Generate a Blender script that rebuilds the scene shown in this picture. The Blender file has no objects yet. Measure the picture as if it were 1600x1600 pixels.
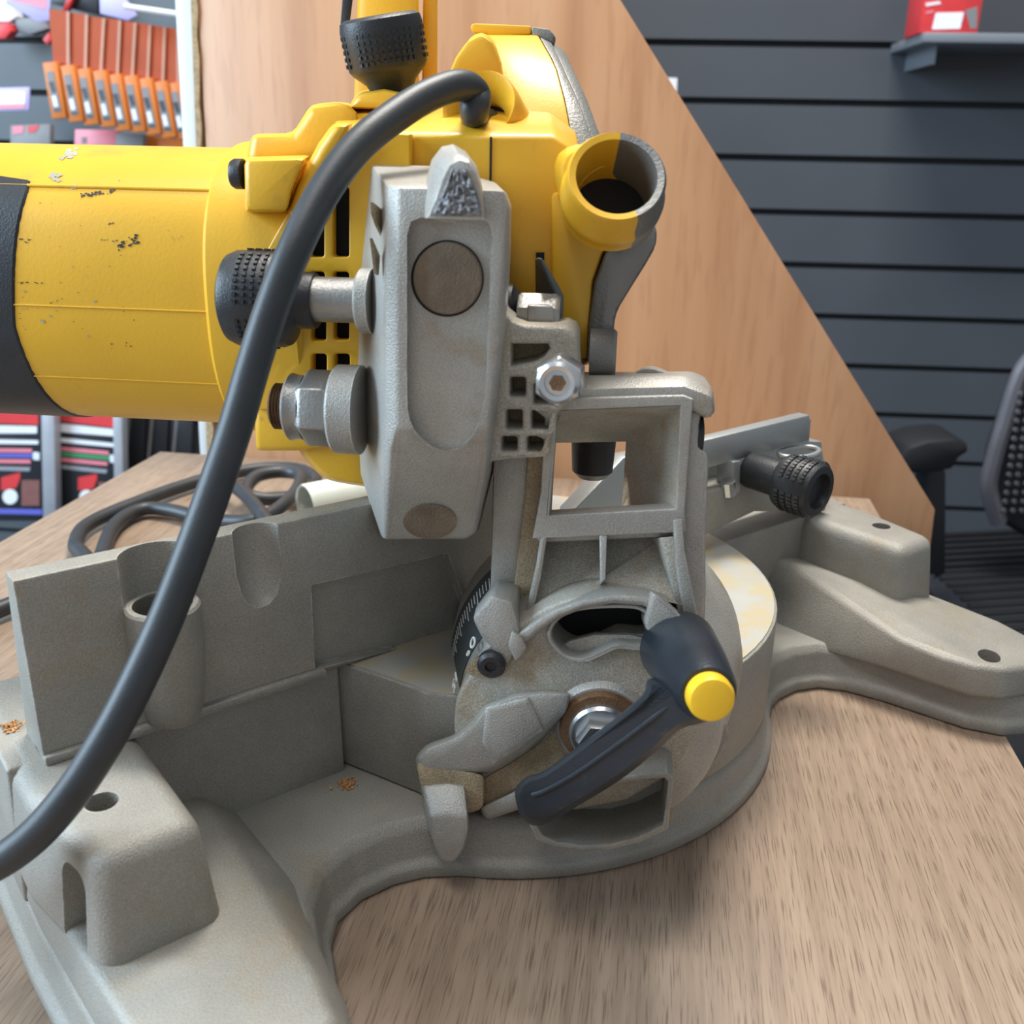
import bpy, bmesh, math, random
from mathutils import Vector, Matrix
R = math.radians
random.seed(7)
col = bpy.context.scene.collection
scn = bpy.context.scene

# ------------------------------------------------------------------ camera
CAM_H, FPX, PITCH, ROLL = 0.27, 1540.0, R(19.8), R(1.2)
cam = bpy.data.cameras.new('camera'); cam_o = bpy.data.objects.new('camera', cam); col.objects.link(cam_o)
cam.sensor_width = 36; cam.lens = 36*FPX/1600; cam.clip_start = .01
FWD = Vector((0, math.cos(PITCH), -math.sin(PITCH)))
_r = Vector((1, 0, 0)); _u = _r.cross(FWD)
RIGHT = math.cos(ROLL)*_r + math.sin(ROLL)*_u
UP = -math.sin(ROLL)*_r + math.cos(ROLL)*_u
EYE = Vector((0, 0, CAM_H))
mw = Matrix((RIGHT, UP, -FWD)).transposed().to_4x4(); mw.translation = EYE
cam_o.matrix_world = mw
cam.dof.use_dof = True; cam.dof.focus_distance = .41; cam.dof.aperture_fstop = 15.0
scn.camera = cam_o
# ------------------------------------------------------------------ light, exposure
scn.view_settings.view_transform = 'Standard'; scn.view_settings.look = 'None'
scn.view_settings.gamma = 1; scn.view_settings.use_curve_mapping = False
scn.view_settings.exposure = 0.17
w = bpy.data.worlds.new('World'); scn.world = w; w.use_nodes = True
w.node_tree.nodes['Background'].inputs[0].default_value = (.86, .93, 1, 1)
w.node_tree.nodes['Background'].inputs[1].default_value = .40
def area(name, loc, target, sx, sy, power, color):
    l = bpy.data.lights.new(name, 'AREA'); l.shape = 'RECTANGLE'; l.size = sx; l.size_y = sy; l.energy = power; l.color = color
    o = bpy.data.objects.new(name, l); col.objects.link(o); o.location = loc
    o.rotation_euler = (Vector(target)-Vector(loc)).to_track_quat('-Z', 'Y').to_euler(); return o
area('ceiling_light_panel', (.1, 1.15, 2.2), (.1, .7, 0), .9, .4, 64, (1, .955, .88))
area('ceiling_light_panel', (-.5, .0, 2.2), (-.2, .3, 0), 1.3, .5, 17, (1, .97, .93))
area('window_daylight', (-2.3, .1, 1.0), (-.1, .5, .2), 1.4, 1.6, 95, (.62, .82, 1))

# ------------------------------------------------------------------ frames: pixel rays of the 1600 px frame onto planes of the place
C = Vector((0, .452, 0))
def frame(deg):
    a = R(deg); return Vector((math.sin(a), math.cos(a), 0)), Vector((-math.cos(a), math.sin(a), 0))
XS, YS = frame(51.7)      # the base: along the fence, towards the front of the saw
XH, YH = frame(96.0)      # the head, swung to a mitre of about 45 degrees
XC, YC = frame(98.5)      # the counter
ZV = Vector((0, 0, 1))
def ray(x, y): return (x-800)/FPX*RIGHT + (800-y)/FPX*UP + FWD
def on(x, y, n, p):
    r = ray(x, y); return EYE + r*((p-EYE).dot(n)/r.dot(n))
def BZ(x, y, z): return on(x, y, ZV, Vector((0, 0, z)))
def BV(x, y, v): return on(x, y, YS, C+v*YS)
def BU(x, y, u): return on(x, y, XS, C+u*XS)
def HV(x, y, v): return on(x, y, YH, C+v*YH)
def HU(x, y, u): return on(x, y, XH, C+u*XH)
def WY(x, y, Y): return on(x, y, Vector((0, 1, 0)), Vector((0, Y, 0)))
def DP(x, y, d): return EYE + ray(x, y)*d
def bw(u, v, z): return C+u*XS+v*YS+z*ZV
def hw(u, v, z): return C+u*XH+v*YH+z*ZV
def hloc(p): d = p-C; return d.dot(XH), d.dot(YH), d.z
def bloc(p): d = p-C; return d.dot(XS), d.dot(YS), d.z

# ------------------------------------------------------------------ materials
def mat(name, color, rough=.5, metal=0., var=.12, vscale=30., bump=0., bscale=900., stain=None, sscale=12., samt=.5, scut=.55, coat=0., stretch=None, stain2=None, speck=0, spscale=1500, wear_glint=0, wear_glint_col=(.62, .62, .60)):
    m = bpy.data.materials.new(name); m.use_nodes = True; nt = m.node_tree; N = nt.nodes; L = nt.links
    b = N['Principled BSDF']; b.inputs['Roughness'].default_value = rough; b.inputs['Metallic'].default_value = metal
    if coat: b.inputs['Coat Weight'].default_value = coat
    tc = N.new('ShaderNodeTexCoord'); src = tc.outputs['Object']
    if stretch:
        mp = N.new('ShaderNodeMapping'); mp.inputs['Scale'].default_value = stretch; L.new(src, mp.inputs[0]); src = mp.outputs[0]
    n1 = N.new('ShaderNodeTexNoise'); n1.inputs['Scale'].default_value = vscale; n1.inputs['Detail'].default_value = 6; L.new(src, n1.inputs['Vector'])
    c1 = tuple(min(1, c*(1+var)) for c in color)+(1,); c0 = tuple(c*(1-var) for c in color)+(1,)
    rp = N.new('ShaderNodeValToRGB'); rp.color_ramp.elements[0].color = c0; rp.color_ramp.elements[1].color = c1
    rp.color_ramp.elements[0].position = .3; rp.color_ramp.elements[1].position = .7
    L.new(n1.outputs[0], rp.inputs[0]); out = rp.outputs[0]
    for st, sc, am, cu in ([(stain, sscale, samt, scut)] if stain else []) + ([stain2] if stain2 else []):
        n2 = N.new('ShaderNodeTexNoise'); n2.inputs['Scale'].default_value = sc; n2.inputs['Detail'].default_value = 8; n2.inputs['Roughness'].default_value = .65
        L.new(src, n2.inputs['Vector'])
        r2 = N.new('ShaderNodeValToRGB'); r2.color_ramp.elements[0].position = cu; r2.color_ramp.elements[1].position = min(1, cu+.12)
        r2.color_ramp.elements[1].color = (am, am, am, 1); L.new(n2.outputs[0], r2.inputs[0])
        mx = N.new('ShaderNodeMixRGB'); L.new(r2.outputs[0], mx.inputs[0]); L.new(out, mx.inputs[1]); mx.inputs[2].default_value = tuple(st)+(1,); out = mx.outputs[0]
    if speck:
        n4 = N.new('ShaderNodeTexNoise'); n4.inputs['Scale'].default_value = spscale; n4.inputs['Detail'].default_value = 2; L.new(src, n4.inputs['Vector'])
        r4 = N.new('ShaderNodeValToRGB'); r4.color_ramp.elements[0].position = .35; r4.color_ramp.elements[1].position = .65
        r4.color_ramp.elements[0].color = (1-speck,)*3+(1,); r4.color_ramp.elements[1].color = (1+speck,)*3+(1,); L.new(n4.outputs[0], r4.inputs[0])
        m4 = N.new('ShaderNodeMixRGB'); m4.blend_type = 'MULTIPLY'; m4.inputs[0].default_value = 1; L.new(out, m4.inputs[1]); L.new(r4.outputs[0], m4.inputs[2]); out = m4.outputs[0]
    if wear_glint:   # edges lightened: rubbed-off paint plus highlights painted into the colour
        be = N.new('ShaderNodeBevel'); be.samples = 4; be.inputs['Radius'].default_value = .0011
        ge = N.new('ShaderNodeNewGeometry'); dt = N.new('ShaderNodeVectorMath'); dt.operation = 'DOT_PRODUCT'
        L.new(be.outputs[0], dt.inputs[0]); L.new(ge.outputs['Normal'], dt.inputs[1])
        r5 = N.new('ShaderNodeMapRange'); r5.inputs[1].default_value = .985; r5.inputs[2].default_value = .90; r5.inputs[3].default_value = 0; r5.inputs[4].default_value = 1; L.new(dt.outputs['Value'], r5.inputs[0])
        n5 = N.new('ShaderNodeTexNoise'); n5.inputs['Scale'].default_value = 160; n5.inputs['Detail'].default_value = 4; L.new(src, n5.inputs['Vector'])
        r6 = N.new('ShaderNodeMapRange'); r6.inputs[1].default_value = .42; r6.inputs[2].default_value = .6; r6.inputs[4].default_value = wear_glint; L.new(n5.outputs[0], r6.inputs[0])
        mu = N.new('ShaderNodeMath'); mu.operation = 'MULTIPLY'; L.new(r5.outputs[0], mu.inputs[0]); L.new(r6.outputs[0], mu.inputs[1])
        m5 = N.new('ShaderNodeMixRGB'); L.new(mu.outputs[0], m5.inputs[0]); L.new(out, m5.inputs[1]); m5.inputs[2].default_value = tuple(wear_glint_col)+(1,); out = m5.outputs[0]
    L.new(out, b.inputs['Base Color'])
    if bump:
        n3 = N.new('ShaderNodeTexNoise'); n3.inputs['Scale'].default_value = bscale; n3.inputs['Detail'].default_value = 3
        L.new(src, n3.inputs['Vector'])
        bp = N.new('ShaderNodeBump'); bp.inputs['Strength'].default_value = bump; bp.inputs['Distance'].default_value = .0006
        L.new(n3.outputs[0], bp.inputs['Height']); L.new(bp.outputs[0], b.inputs['Normal'])
    return m
def emit_free(name, color, rough=.6): return mat(name, color, rough, var=.05)

def wood(name, cols, along, scale, pore, rough=.45, figure=(.5, 26), stretch=(.05, .12)):
    """long-grained wood: noise stretched along one axis, plus fine dark pores"""
    m = bpy.data.materials.new(name); m.use_nodes = True; nt = m.node_tree; N = nt.nodes; L = nt.links
    b = N['Principled BSDF']; b.inputs['Roughness'].default_value = rough
    tc = N.new('ShaderNodeTexCoord')
    def nz(sc, det, st, dist=0):
        mp = N.new('ShaderNodeMapping'); mp.inputs['Scale'].default_value = st; L.new(tc.outputs['Object'], mp.inputs[0])
        n = N.new('ShaderNodeTexNoise'); n.inputs['Scale'].default_value = sc; n.inputs['Detail'].default_value = det; n.inputs['Distortion'].default_value = dist
        L.new(mp.outputs[0], n.inputs['Vector']); return n.outputs[0]
    st = [1, 1, 1]; st[along] = stretch[0]
    st2 = [1, 1, 1]; st2[along] = stretch[1]
    a = nz(scale, 5, st, .4); p = nz(pore, 2, st2)
    rp = N.new('ShaderNodeValToRGB'); e = rp.color_ramp.elements
    e[0].position = .32; e[0].color = tuple(cols[0])+(1,); e[1].position = .68; e[1].color = tuple(cols[2])+(1,)
    k = e.new(.5); k.color = tuple(cols[1])+(1,)
    L.new(a, rp.inputs[0])
    r2 = N.new('ShaderNodeValToRGB'); r2.color_ramp.elements[0].position = .53; r2.color_ramp.elements[1].position = .66
    r2.color_ramp.elements[1].color = (figure[0],)*3+(1,)
    L.new(p, r2.inputs[0])
    mx = N.new('ShaderNodeMixRGB'); L.new(r2.outputs[0], mx.inputs[0]); L.new(rp.outputs[0], mx.inputs[1]); mx.inputs[2].default_value = tuple(cols[3])+(1,)
    L.new(mx.outputs[0], b.inputs['Base Color'])
    return m

DUST = (.34, .25, .15)
M = {}
M['cast'] = mat('grey painted casting', (.285, .272, .240), .5, .12, .10, 40, .55, 1500, (.30, .225, .13), 24, .40, .57, stain2=((.10, .09, .075), 60, .55, .69), speck=.13, spscale=1700, wear_glint=.6)
M['castlight'] = mat('silver painted casting', (.40, .385, .352), .42, .30, .10, 45, .5, 1600, (.34, .255, .15), 38, .55, .55, stain2=((.12, .10, .08), 70, .5, .69), speck=.10, spscale=1700, wear_glint=.8)
M['castdust'] = mat('casting under sawdust', (.42, .395, .34), .55, .15, .12, 55, .6, 1500, (.36, .275, .165), 48, .6, .50, stain2=((.50, .42, .30), 90, .6, .60), speck=.18, spscale=1400, wear_glint=.55)
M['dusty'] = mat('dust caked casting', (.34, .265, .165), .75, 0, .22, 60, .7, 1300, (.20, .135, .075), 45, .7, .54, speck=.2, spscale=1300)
M['table'] = mat('bare table aluminium', (.52, .52, .49), .42, .3, .06, 25, .1, 900, (.60, .50, .28), 34, .75, .46, stain2=((.36, .24, .10), 70, .6, .66))
M['rawcast'] = mat('broken raw casting', (.22, .22, .23), .6, .5, .35, 260, 1.0, 420)
M['yellow'] = mat('yellow plastic', (.76, .415, .024), .36, 0, .06, 20, .12, 700, (.30, .22, .07), 32, .45, .60, stain2=((.07, .06, .045), 95, .8, .695))
M['black'] = mat('black plastic', (.018, .02, .024), .42, 0, .25, 60, .25, 1200, (.07, .065, .06), 50, .5, .62)
M['leverblack'] = mat('blue black plastic', (.018, .024, .032), .36, 0, .25, 40, .25, 1000, (.075, .065, .055), 55, .6, .60)
M['rubber'] = mat('black rubber', (.026, .031, .037), .46, 0, .15, 80, .1, 900, (.06, .065, .07), 40, .4, .6)
M['steel'] = mat('zinc steel', (.60, .61, .62), .25, .9, .08, 60, .1, 700)
M['steeldull'] = mat('dull steel', (.36, .35, .335), .42, .75, .10, 60, .3, 900, (.24, .18, .12), 60, .5, .6)
M['rust'] = mat('rusty steel', (.16, .085, .04), .7, .3, .35, 120, .6, 900)
M['plug'] = mat('dusty shaft end', (.19, .145, .10), .75, .15, .22, 90, .6, 1100, (.28, .22, .15), 110, .7, .58)
M['dark'] = mat('dark joint and void shade', (.008, .008, .01), .8, 0, .1, 20)  # near-black for joints, and for shade painted inside holes
M['darkplate'] = mat('dark scale plate', (.10, .115, .12), .45, .5, .12, 50, .1, 900, DUST, 60, .4, .6)
M['white'] = mat('white print', (.75, .75, .72), .6, 0, .03, 20)
M['button'] = mat('yellow button', (.86, .50, .02), .4, 0, .05, 60, .1, 700, (.45, .27, .03), 90, .5, .62)
M['tubeplastic'] = mat('pale grey plastic', (.52, .55, .49), .5, 0, .06, 20, .1, 700, (.68, .52, .08), 30, .8, .58)
M['fencealu'] = mat('fence aluminium', (.36, .38, .38), .38, .45, .07, 30, .15, 900)
M['guardmetal'] = mat('guard metal', (.25, .245, .23), .45, .5, .12, 50, .4, 900)
M['counter'] = wood('oak laminate', [(.268, .192, .138), (.318, .231, .167), (.362, .268, .195), (.11, .07, .046)], 1, 240, 1500, .42, (.62, 26), (.02, .035))
M['panel'] = wood('beech panel', [(.47, .225, .105), (.56, .285, .14), (.60, .325, .17), (.40, .17, .075)], 2, 28, 160, .42, (.30, 26))
M['chip'] = mat('raw chipboard', (.48, .34, .19), .85, 0, .25, 250, .8, 700)
M['edge'] = mat('white laminate', (.66, .68, .68), .5, 0, .03, 10)
M['slat'] = mat('charcoal slatwall', (.062, .070, .084), .5, 0, .06, 6)
M['groove'] = mat('black groove', (.006, .007, .009), .7, 0, .05, 6)
M['shelf'] = mat('grey shelf', (.20, .22, .25), .45, .2, .05, 10)
M['floor'] = mat('dark floor', (.035, .036, .04), .5, 0, .1, 8)
M['seatfab'] = mat('black fabric', (.012, .014, .02), .8, 0, .2, 90)
M['chairplas'] = mat('black chair plastic', (.009, .010, .013), .5, 0, .1, 20)
M['chairgrey'] = mat('grey mesh and edge highlight', (.11, .11, .13), .4, 0, .08, 20)
M['orange'] = mat('orange pouch', (.40, .062, .010), .65, 0, .10, 20)
M['orangebox'] = mat('orange label card', (.60, .17, .02), .5, 0, .06, 20)
M['red'] = mat('red card', (.66, .045, .05), .45, 0, .08, 30)
M['pink'] = mat('pink card', (.75, .22, .28), .45, 0, .08, 30)
M['lilac'] = mat('lilac label', (.47, .42, .75), .5, 0, .06, 20)
M['whitecard'] = mat('white card', (.78, .80, .86), .5, 0, .05, 20)
M['blackcard'] = mat('black card', (.02, .022, .028), .4, 0, .1, 20)
M['greycard'] = mat('grey card', (.20, .20, .21), .5, 0, .1, 20)
M['silverpack'] = mat('clear plastic edge', (.36, .38, .42), .3, .2, .1, 20)
M['pouchedge'] = mat('pale orange pouch edge', (.50, .24, .15), .35, 0, .1, 20)
M['scuffgrey'] = mat('grey scuffed paint', (.36, .34, .27), .5, 0, .15, 60)
M['sawdust'] = mat('orange sawdust', (.46, .24, .10), .85, 0, .3, 300)
M['brown'] = mat('sandpaper brown', (.22, .09, .08), .8, 0, .1, 60)
M['blue'] = mat('blue print', (.12, .13, .55), .5, 0, .05, 20)
M['green'] = mat('green print', (.05, .30, .12), .5, 0, .05, 20)
M['chrome'] = mat('white hook', (.85, .87, .9), .3, .2, .03, 20)

# ------------------------------------------------------------------ building helpers
WL = {}
def link(o, world, parent=None):
    col.objects.link(o); WL[o.name] = Vector(world)
    if parent is not None:
        o.parent = parent; o.location = Vector(world)-WL[parent.name]
    else: o.location = world
    return o
def root(name, loc, label=None, cat=None, group=None):
    o = bpy.data.objects.new(name, None); o.empty_display_size = .02; link(o, loc)
    tag(o, label, cat, group); return o
def tag(o, label=None, cat=None, group=None, kind=None):
    if label: o['label'] = label
    if cat: o['category'] = cat
    if group: o['group'] = group
    if kind: o['kind'] = kind
    return o
def sharpen(bm, ang=32):
    for f in bm.faces: f.smooth = True
    for e in bm.edges:
        if len(e.link_faces) == 2: e.smooth = e.calc_face_angle(0) < R(ang)
        else: e.smooth = False
def finish(name, bm, m, parent=None, bevel=0, seg=2, bang=25, sharp=35, origin=None, normals=True):
    if normals: bmesh.ops.recalc_face_normals(bm, faces=bm.faces)
    if bevel:
        es = [e for e in bm.edges if len(e.link_faces) == 2 and e.calc_face_angle(0) > R(bang)]
        bmesh.ops.bevel(bm, geom=es, offset=bevel, segments=seg, profile=.5, affect='EDGES', clamp_overlap=True)
    sharpen(bm, sharp)
    if origin is None:
        lo = Vector((min(v.co[i] for v in bm.verts) for i in range(3))); hi = Vector((max(v.co[i] for v in bm.verts) for i in range(3)))
        origin = Vector(((lo.x+hi.x)/2, (lo.y+hi.y)/2, lo.z))
    for v in bm.verts: v.co -= origin
    me = bpy.data.meshes.new(name); bm.to_mesh(me); bm.free()
    if isinstance(m, (list, tuple)):
        for q in m: me.materials.append(M[q])
    else: me.materials.append(M[m])
    return link(bpy.data.objects.new(name, me), origin, parent)
def add_loft(bm, rings, caps=True, closed=True, mi=0):
    vs = [[bm.verts.new(p) for p in r] for r in rings]; n = len(rings[0])
    for a, b in zip(vs, vs[1:]):
        for i in range(n if closed else n-1):
            try: f = bm.faces.new((a[i], a[(i+1) % n], b[(i+1) % n], b[i])); f.material_index = mi
            except ValueError: pass
    if caps:
        for r in (vs[0], vs[-1]):
            try: f = bm.faces.new(r); f.material_index = mi
            except ValueError: pass
    return vs
def loft(name, rings, m, parent=None, bevel=0, **k):
    bm = bmesh.new(); add_loft(bm, rings); return finish(name, bm, m, parent, bevel, **k)
def axes(d, hint=None):
    d = Vector(d).normalized(); h = Vector(hint) if hint else (ZV if abs(d.z) < .9 else Vector((1, 0, 0)))
    x = d.cross(h).normalized(); y = x.cross(d).normalized(); return x, y, d
def add_lathe(bm, base, d, prof, n=32, hint=None, phase=0, caps=True, mi=0):
    """prof: list of (distance along d, radius)"""
    x, y, d = axes(d, hint)
    rings = [[Vector(base)+d*t+(x*math.cos(2*math.pi*i/n+phase)+y*math.sin(2*math.pi*i/n+phase))*r for i in range(n)] for t, r in prof]
    add_loft(bm, rings, caps, mi=mi)
def lathe(name, base, d, prof, m, parent=None, n=40, bevel=0, hint=None, phase=0, **k):
    bm = bmesh.new(); add_lathe(bm, base, d, prof, n, hint, phase); return finish(name, bm, m, parent, bevel, **k)
def add_box(bm, o, ax, lo, hi, mi=0):
    p = lambda a, b, c: o+ax[0]*a+ax[1]*b+ax[2]*c
    add_loft(bm, [[p(lo[0], lo[1], z), p(hi[0], lo[1], z), p(hi[0], hi[1], z), p(lo[0], hi[1], z)] for z in (lo[2], hi[2])], mi=mi)
def add_tube(bm, pts, r, n=14, caps=True):
    T = []
    for i in range(len(pts)):
        T.append((pts[min(i+1, len(pts)-1)]-pts[max(i-1, 0)]).normalized())
    x, y, _ = axes(T[0]); rings = []
    for p, t in zip(pts, T):
        x = (x-t*x.dot(t)).normalized(); y = t.cross(x)
        rr = r
        rings.append([p+(x*math.cos(2*math.pi*k/n)+y*math.sin(2*math.pi*k/n))*rr for k in range(n)])
    add_loft(bm, rings, caps)
def spline(pts, per=10):
    out = []; P = [pts[0]]+list(pts)+[pts[-1]]
    for i in range(1, len(P)-2):
        a, b, c, d = P[i-1], P[i], P[i+1], P[i+2]
        for k in range(per):
            t = k/per
            out.append(.5*((2*b)+(c-a)*t+(2*a-5*b+4*c-d)*t*t+(3*b-a-3*c+d)*t**3))
    out.append(pts[-1]); return out
def dense(pts, n):  # smooth closed pixel outline
    P = [Vector(p) for p in pts]; out = []
    for i in range(len(P)):
        a, b, c, d = P[i-1], P[i], P[(i+1) % len(P)], P[(i+2) % len(P)]
        for k in range(n):
            t = k/n; out.append(tuple(.5*((2*b)+(c-a)*t+(2*a-5*b+4*c-d)*t*t+(3*b-a-3*c+d)*t**3)))
    return out
def plate(name, outer, holes, pix, nrm, depth, m, parent=None, bevel=.0008, back=None):
    """flat piece with holes: outlines are pixels mapped by pix() onto a plane; solid depth along nrm"""
    pts = [[pix(*p) for p in lo] for lo in [outer]+list(holes)]
    o = sum(pts[0], Vector())/len(pts[0]); x, y, n = axes(nrm)
    cu = bpy.data.curves.new('tmp', 'CURVE'); cu.dimensions = '2D'; cu.fill_mode = 'BOTH'
    cu.extrude = depth/2-bevel; cu.bevel_depth = bevel; cu.bevel_resolution = 2; cu.offset = -bevel
    for lo in pts:
        s = cu.splines.new('POLY'); s.points.add(len(lo)-1); s.use_cyclic_u = True
        for q, p in zip(s.points, lo): q.co = ((p-o).dot(x), (p-o).dot(y), 0, 1)
    ob = bpy.data.objects.new('tmp', cu); col.objects.link(ob); bpy.context.view_layer.update()
    me = bpy.data.meshes.new_from_object(ob.evaluated_get(bpy.context.evaluated_depsgraph_get()))
    bpy.data.objects.remove(ob); bpy.data.curves.remove(cu)
    bm = bmesh.new(); bm.from_mesh(me); bpy.data.meshes.remove(me)
    for v in bm.verts: v.co = o+x*v.co.x+y*v.co.y+n*(v.co.z+depth/2)
    bmesh.ops.remove_doubles(bm, verts=bm.verts, dist=1e-6)
    return finish(name, bm, m, parent, sharp=40, normals=False)
def cut(ob, cutters):
    """boolean difference with closed bmeshes given in world space"""
    tmp = []
    for bm in cutters:
        bmesh.ops.recalc_face_normals(bm, faces=bm.faces)
        me = bpy.data.meshes.new('cutter'); bm.to_mesh(me); bm.free()
        for q in ob.data.materials: me.materials.append(q)
        t = bpy.data.objects.new('cutter', me); col.objects.link(t); tmp.append(t)
        md = ob.modifiers.new('b', 'BOOLEAN'); md.operation = 'DIFFERENCE'; md.solver = 'EXACT'; md.object = t
    bpy.context.view_layer.update()
    me = bpy.data.meshes.new_from_object(ob.evaluated_get(bpy.context.evaluated_depsgraph_get()))
    ob.modifiers.clear(); old = ob.data; ob.data = me; bpy.data.meshes.remove(old); me.name = ob.name
    for t in tmp: bpy.data.objects.remove(t)
    bm = bmesh.new(); bm.from_mesh(me); bmesh.ops.remove_doubles(bm, verts=bm.verts, dist=2e-6); sharpen(bm, 35); bm.to_mesh(me); bm.free()
    return ob
def pxring(pts, fn): return [fn(*p) for p in pts]
def ell(cx, cy, rx, ry, n=28, a0=0, a1=2*math.pi, rot=0):
    out = []
    for i in range(n):
        t = a0+(a1-a0)*i/n; x, y = rx*math.cos(t), ry*math.sin(t)
        out.append((cx+x*math.cos(rot)-y*math.sin(rot), cy+x*math.sin(rot)+y*math.cos(rot)))
    return out
def rrect(x0, y0, x1, y1, r, n=4):
    out = []
    for cx, cy, a in ((x1-r, y0+r, -90), (x1-r, y1-r, 0), (x0+r, y1-r, 90), (x0+r, y0+r, 180)):
        for i in range(n+1):
            t = R(a+90*i/n); out.append((cx+r*math.cos(t), cy+r*math.sin(t)))
    return out
HVf = lambda v: (lambda x, y: HV(x, y, v))
BVf = lambda v: (lambda x, y: BV(x, y, v))
BZf = lambda z: (lambda x, y: BZ(x, y, z))

# ================================================================== THE PLACE
# ---- counter: rectangular slab, its corners where the photo shows them
CT = BZ(250, 705, 0)
def cw(a, b, z): return CT+XC*a+YC*b+ZV*z
cwid = (BZ(1362, 783, 0)-CT).dot(XC)
bm = bmesh.new(); add_box(bm, CT, (XC, YC, ZV), (0, -1.15, -.036), (cwid, 0, 0))
counter = finish('counter', bm, 'counter', None, .0015, origin=CT+ZV*-.036)
counter.rotation_euler.z = 0
tag(counter, 'oak grained shop counter the yellow saw stands on', 'counter')
for vt in counter.data.vertices:     # turn the mesh so that its own axes follow the counter
    p = vt.co.copy(); vt.co = Vector((p.dot(XC), p.dot(YC), p.z))
counter.rotation_euler.z = math.atan2(XC.y, XC.x)
bm = bmesh.new(); add_box(bm, CT, (XC, YC, ZV), (.05, -1.1, -.80), (cwid-.05, -.05, -.0361))
tag(finish('counter_cabinet', bm, 'panel', None, .001), 'wooden cabinet body under the oak counter top', 'cabinet')

# ---- wooden panel behind the counter, with a diagonal edge, and the white board beside it
PB = .035
def PN(x, y, d=PB): return on(x, y, YC, CT+YC*d)
bl = PN(331, 700); br = PN(1450, 893)
out = [PN(304, -60), PN(932, -60), PN(1461, 797), PN(1449, 893), br+ZV*-.5, bl+ZV*-.55]
pan = loft('divider_panel', [out, [p+YC*.018 for p in out]], 'panel', None, .001)
tag(pan, 'orange beech veneered panel with a diagonal edge standing behind the counter', 'panel')
e0 = [PN(296, -60, PB-.002), PN(305, -60, PB-.002), PN(332, 700, PB-.002), bl+ZV*-.55+XC*.002-YC*.002, bl+ZV*-.55-XC*.006-YC*.002, PN(323, 700, PB-.002)]
rag = []
for i in range(24):
    t = i/23; a = e0[1].lerp(e0[2], t); rag.append(a+XC*(random.uniform(-.0012, .0022)))
ring = [e0[0]]+rag+e0[3:]
loft('raw_edge', [ring, [p+YC*.019 for p in ring]], 'chip', pan)['label'] = 'chipped raw chipboard edge'
wb = [PN(270, -60, PB+.02), PN(300, -60, PB+.02), PN(328, 700, PB+.02), PN(328, 700, PB+.02)+ZV*-.5, PN(304, 700, PB+.02)+ZV*-.5, PN(312, 700, PB+.02)]
wbo = loft('side_board', [wb, [p+YC*.018 for p in wb]], 'edge', None, .0008)
tag(wbo, 'white laminated board edge standing left of the beech panel', 'board')

# ---- slatted back wall
XW, YW = frame(93.6)
WO = Vector((.6, 2.0, 0))
def WL_(x, y, d=0): return on(x, y, YW, WO+YW*d)
gz = [WL_(x, y).z for x, y in ((1200, 73.5), (1300, 163), (1300, 250), (1350, 336), (1400, 420), (1420, 505), (1450, 580), (1500, 657))]
pitch = (gz[0]-gz[-1])/7; g0 = gz[0]
bm = bmesh.new()
z = g0+pitch*9
while z > -1.0:
    add_box(bm, WO, (XW, YW, ZV), (-1.9, 0, z-pitch+.012), (3.2, .02, z), 0)
    z -= pitch
add_box(bm, WO, (XW, YW, ZV), (-1.9, .018, -1.1), (3.2, .03, g0+pitch*9), 1)
tag(finish('wall_back', bm, ['slat', 'groove'], None, 0), kind='structure')
# ---- left display wall, side wall and floor
XL, YL = frame(97)
LO = Vector((-.8, 1.75, 0))
def LW(x, y, d=0): return on(x, y, YL, LO+YL*d)
bm = bmesh.new(); z = 1.4
lg = [LW(30, 68).z, LW(60, 150).z]; lp = lg[0]-lg[1]; z = lg[0]+lp*8
while z > -1.0:
    add_box(bm, LO, (XL, YL, ZV), (-1.3, 0, z-lp+.010), (.62, .018, z), 0); z -= lp
add_box(bm, LO, (XL, YL, ZV), (-1.3, .016, -1.1), (.62, .03, lg[0]+lp*8), 1)
M['slatgrey'] = mat('grey slatwall', (.085, .10, .115), .5, 0, .06, 6)
tag(finish('wall_left', bm, ['slatgrey', 'groove'], None, 0), kind='structure')
bm = bmesh.new(); add_box(bm, Vector((0, 1, -.9)), (Vector((1, 0, 0)), Vector((0, 1, 0)), ZV), (-2.8, -2.5, -.05), (4.2, 1.6, 0))
tag(finish('floor', bm, 'floor'), kind='structure')

# ---- shelf on the back wall with a red box
sh = root('wall_shelf', WL_(1500, 60), 'grey shelf on the charcoal slatted wall carrying a red box', 'shelf')
f0 = -.19
a, b = on(1445, 50, YW, WO+YW*f0), on(1640, 47, YW, WO+YW*f0)
zt = a.z; zb = on(1440, 66, YW, WO+YW*f0).z
al = (a-WO).dot(XW); bk = (WL_(1398, 78)-WO).dot(XW)
def sw(x, y, z): return WO+XW*x+YW*y+ZV*z
loft('shelf_board', [[sw(al, f0, z), sw(al+.45, f0, z), sw(al+.45, -.0, z), sw(al, -.0, z)] for z in (zb, zt)], 'shelf', sh, .002)
bm = bmesh.new(); add_box(bm, WO, (XW, YW, ZV), (al+.03, -.15, zb-.03), (al+.036, 0, zb)); finish('bracket', bm, 'shelf', sh)
c0 = on(1437, 46, YW, WO+YW*(f0+.015)); c1 = on(1528, 46, YW, WO+YW*(f0+.015)); bwid = (c1-c0).length
rb = root('red_box', c0, 'red and white cardboard box on the grey wall shelf', 'box')
bx = (c0-WO).dot(XW)
bm = bmesh.new(); add_box(bm, WO, (XW, YW, ZV), (bx, f0+.015, zt), (bx+bwid, f0+.10, zt+.17)); finish('carton', bm, 'red', rb, .001)
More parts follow.
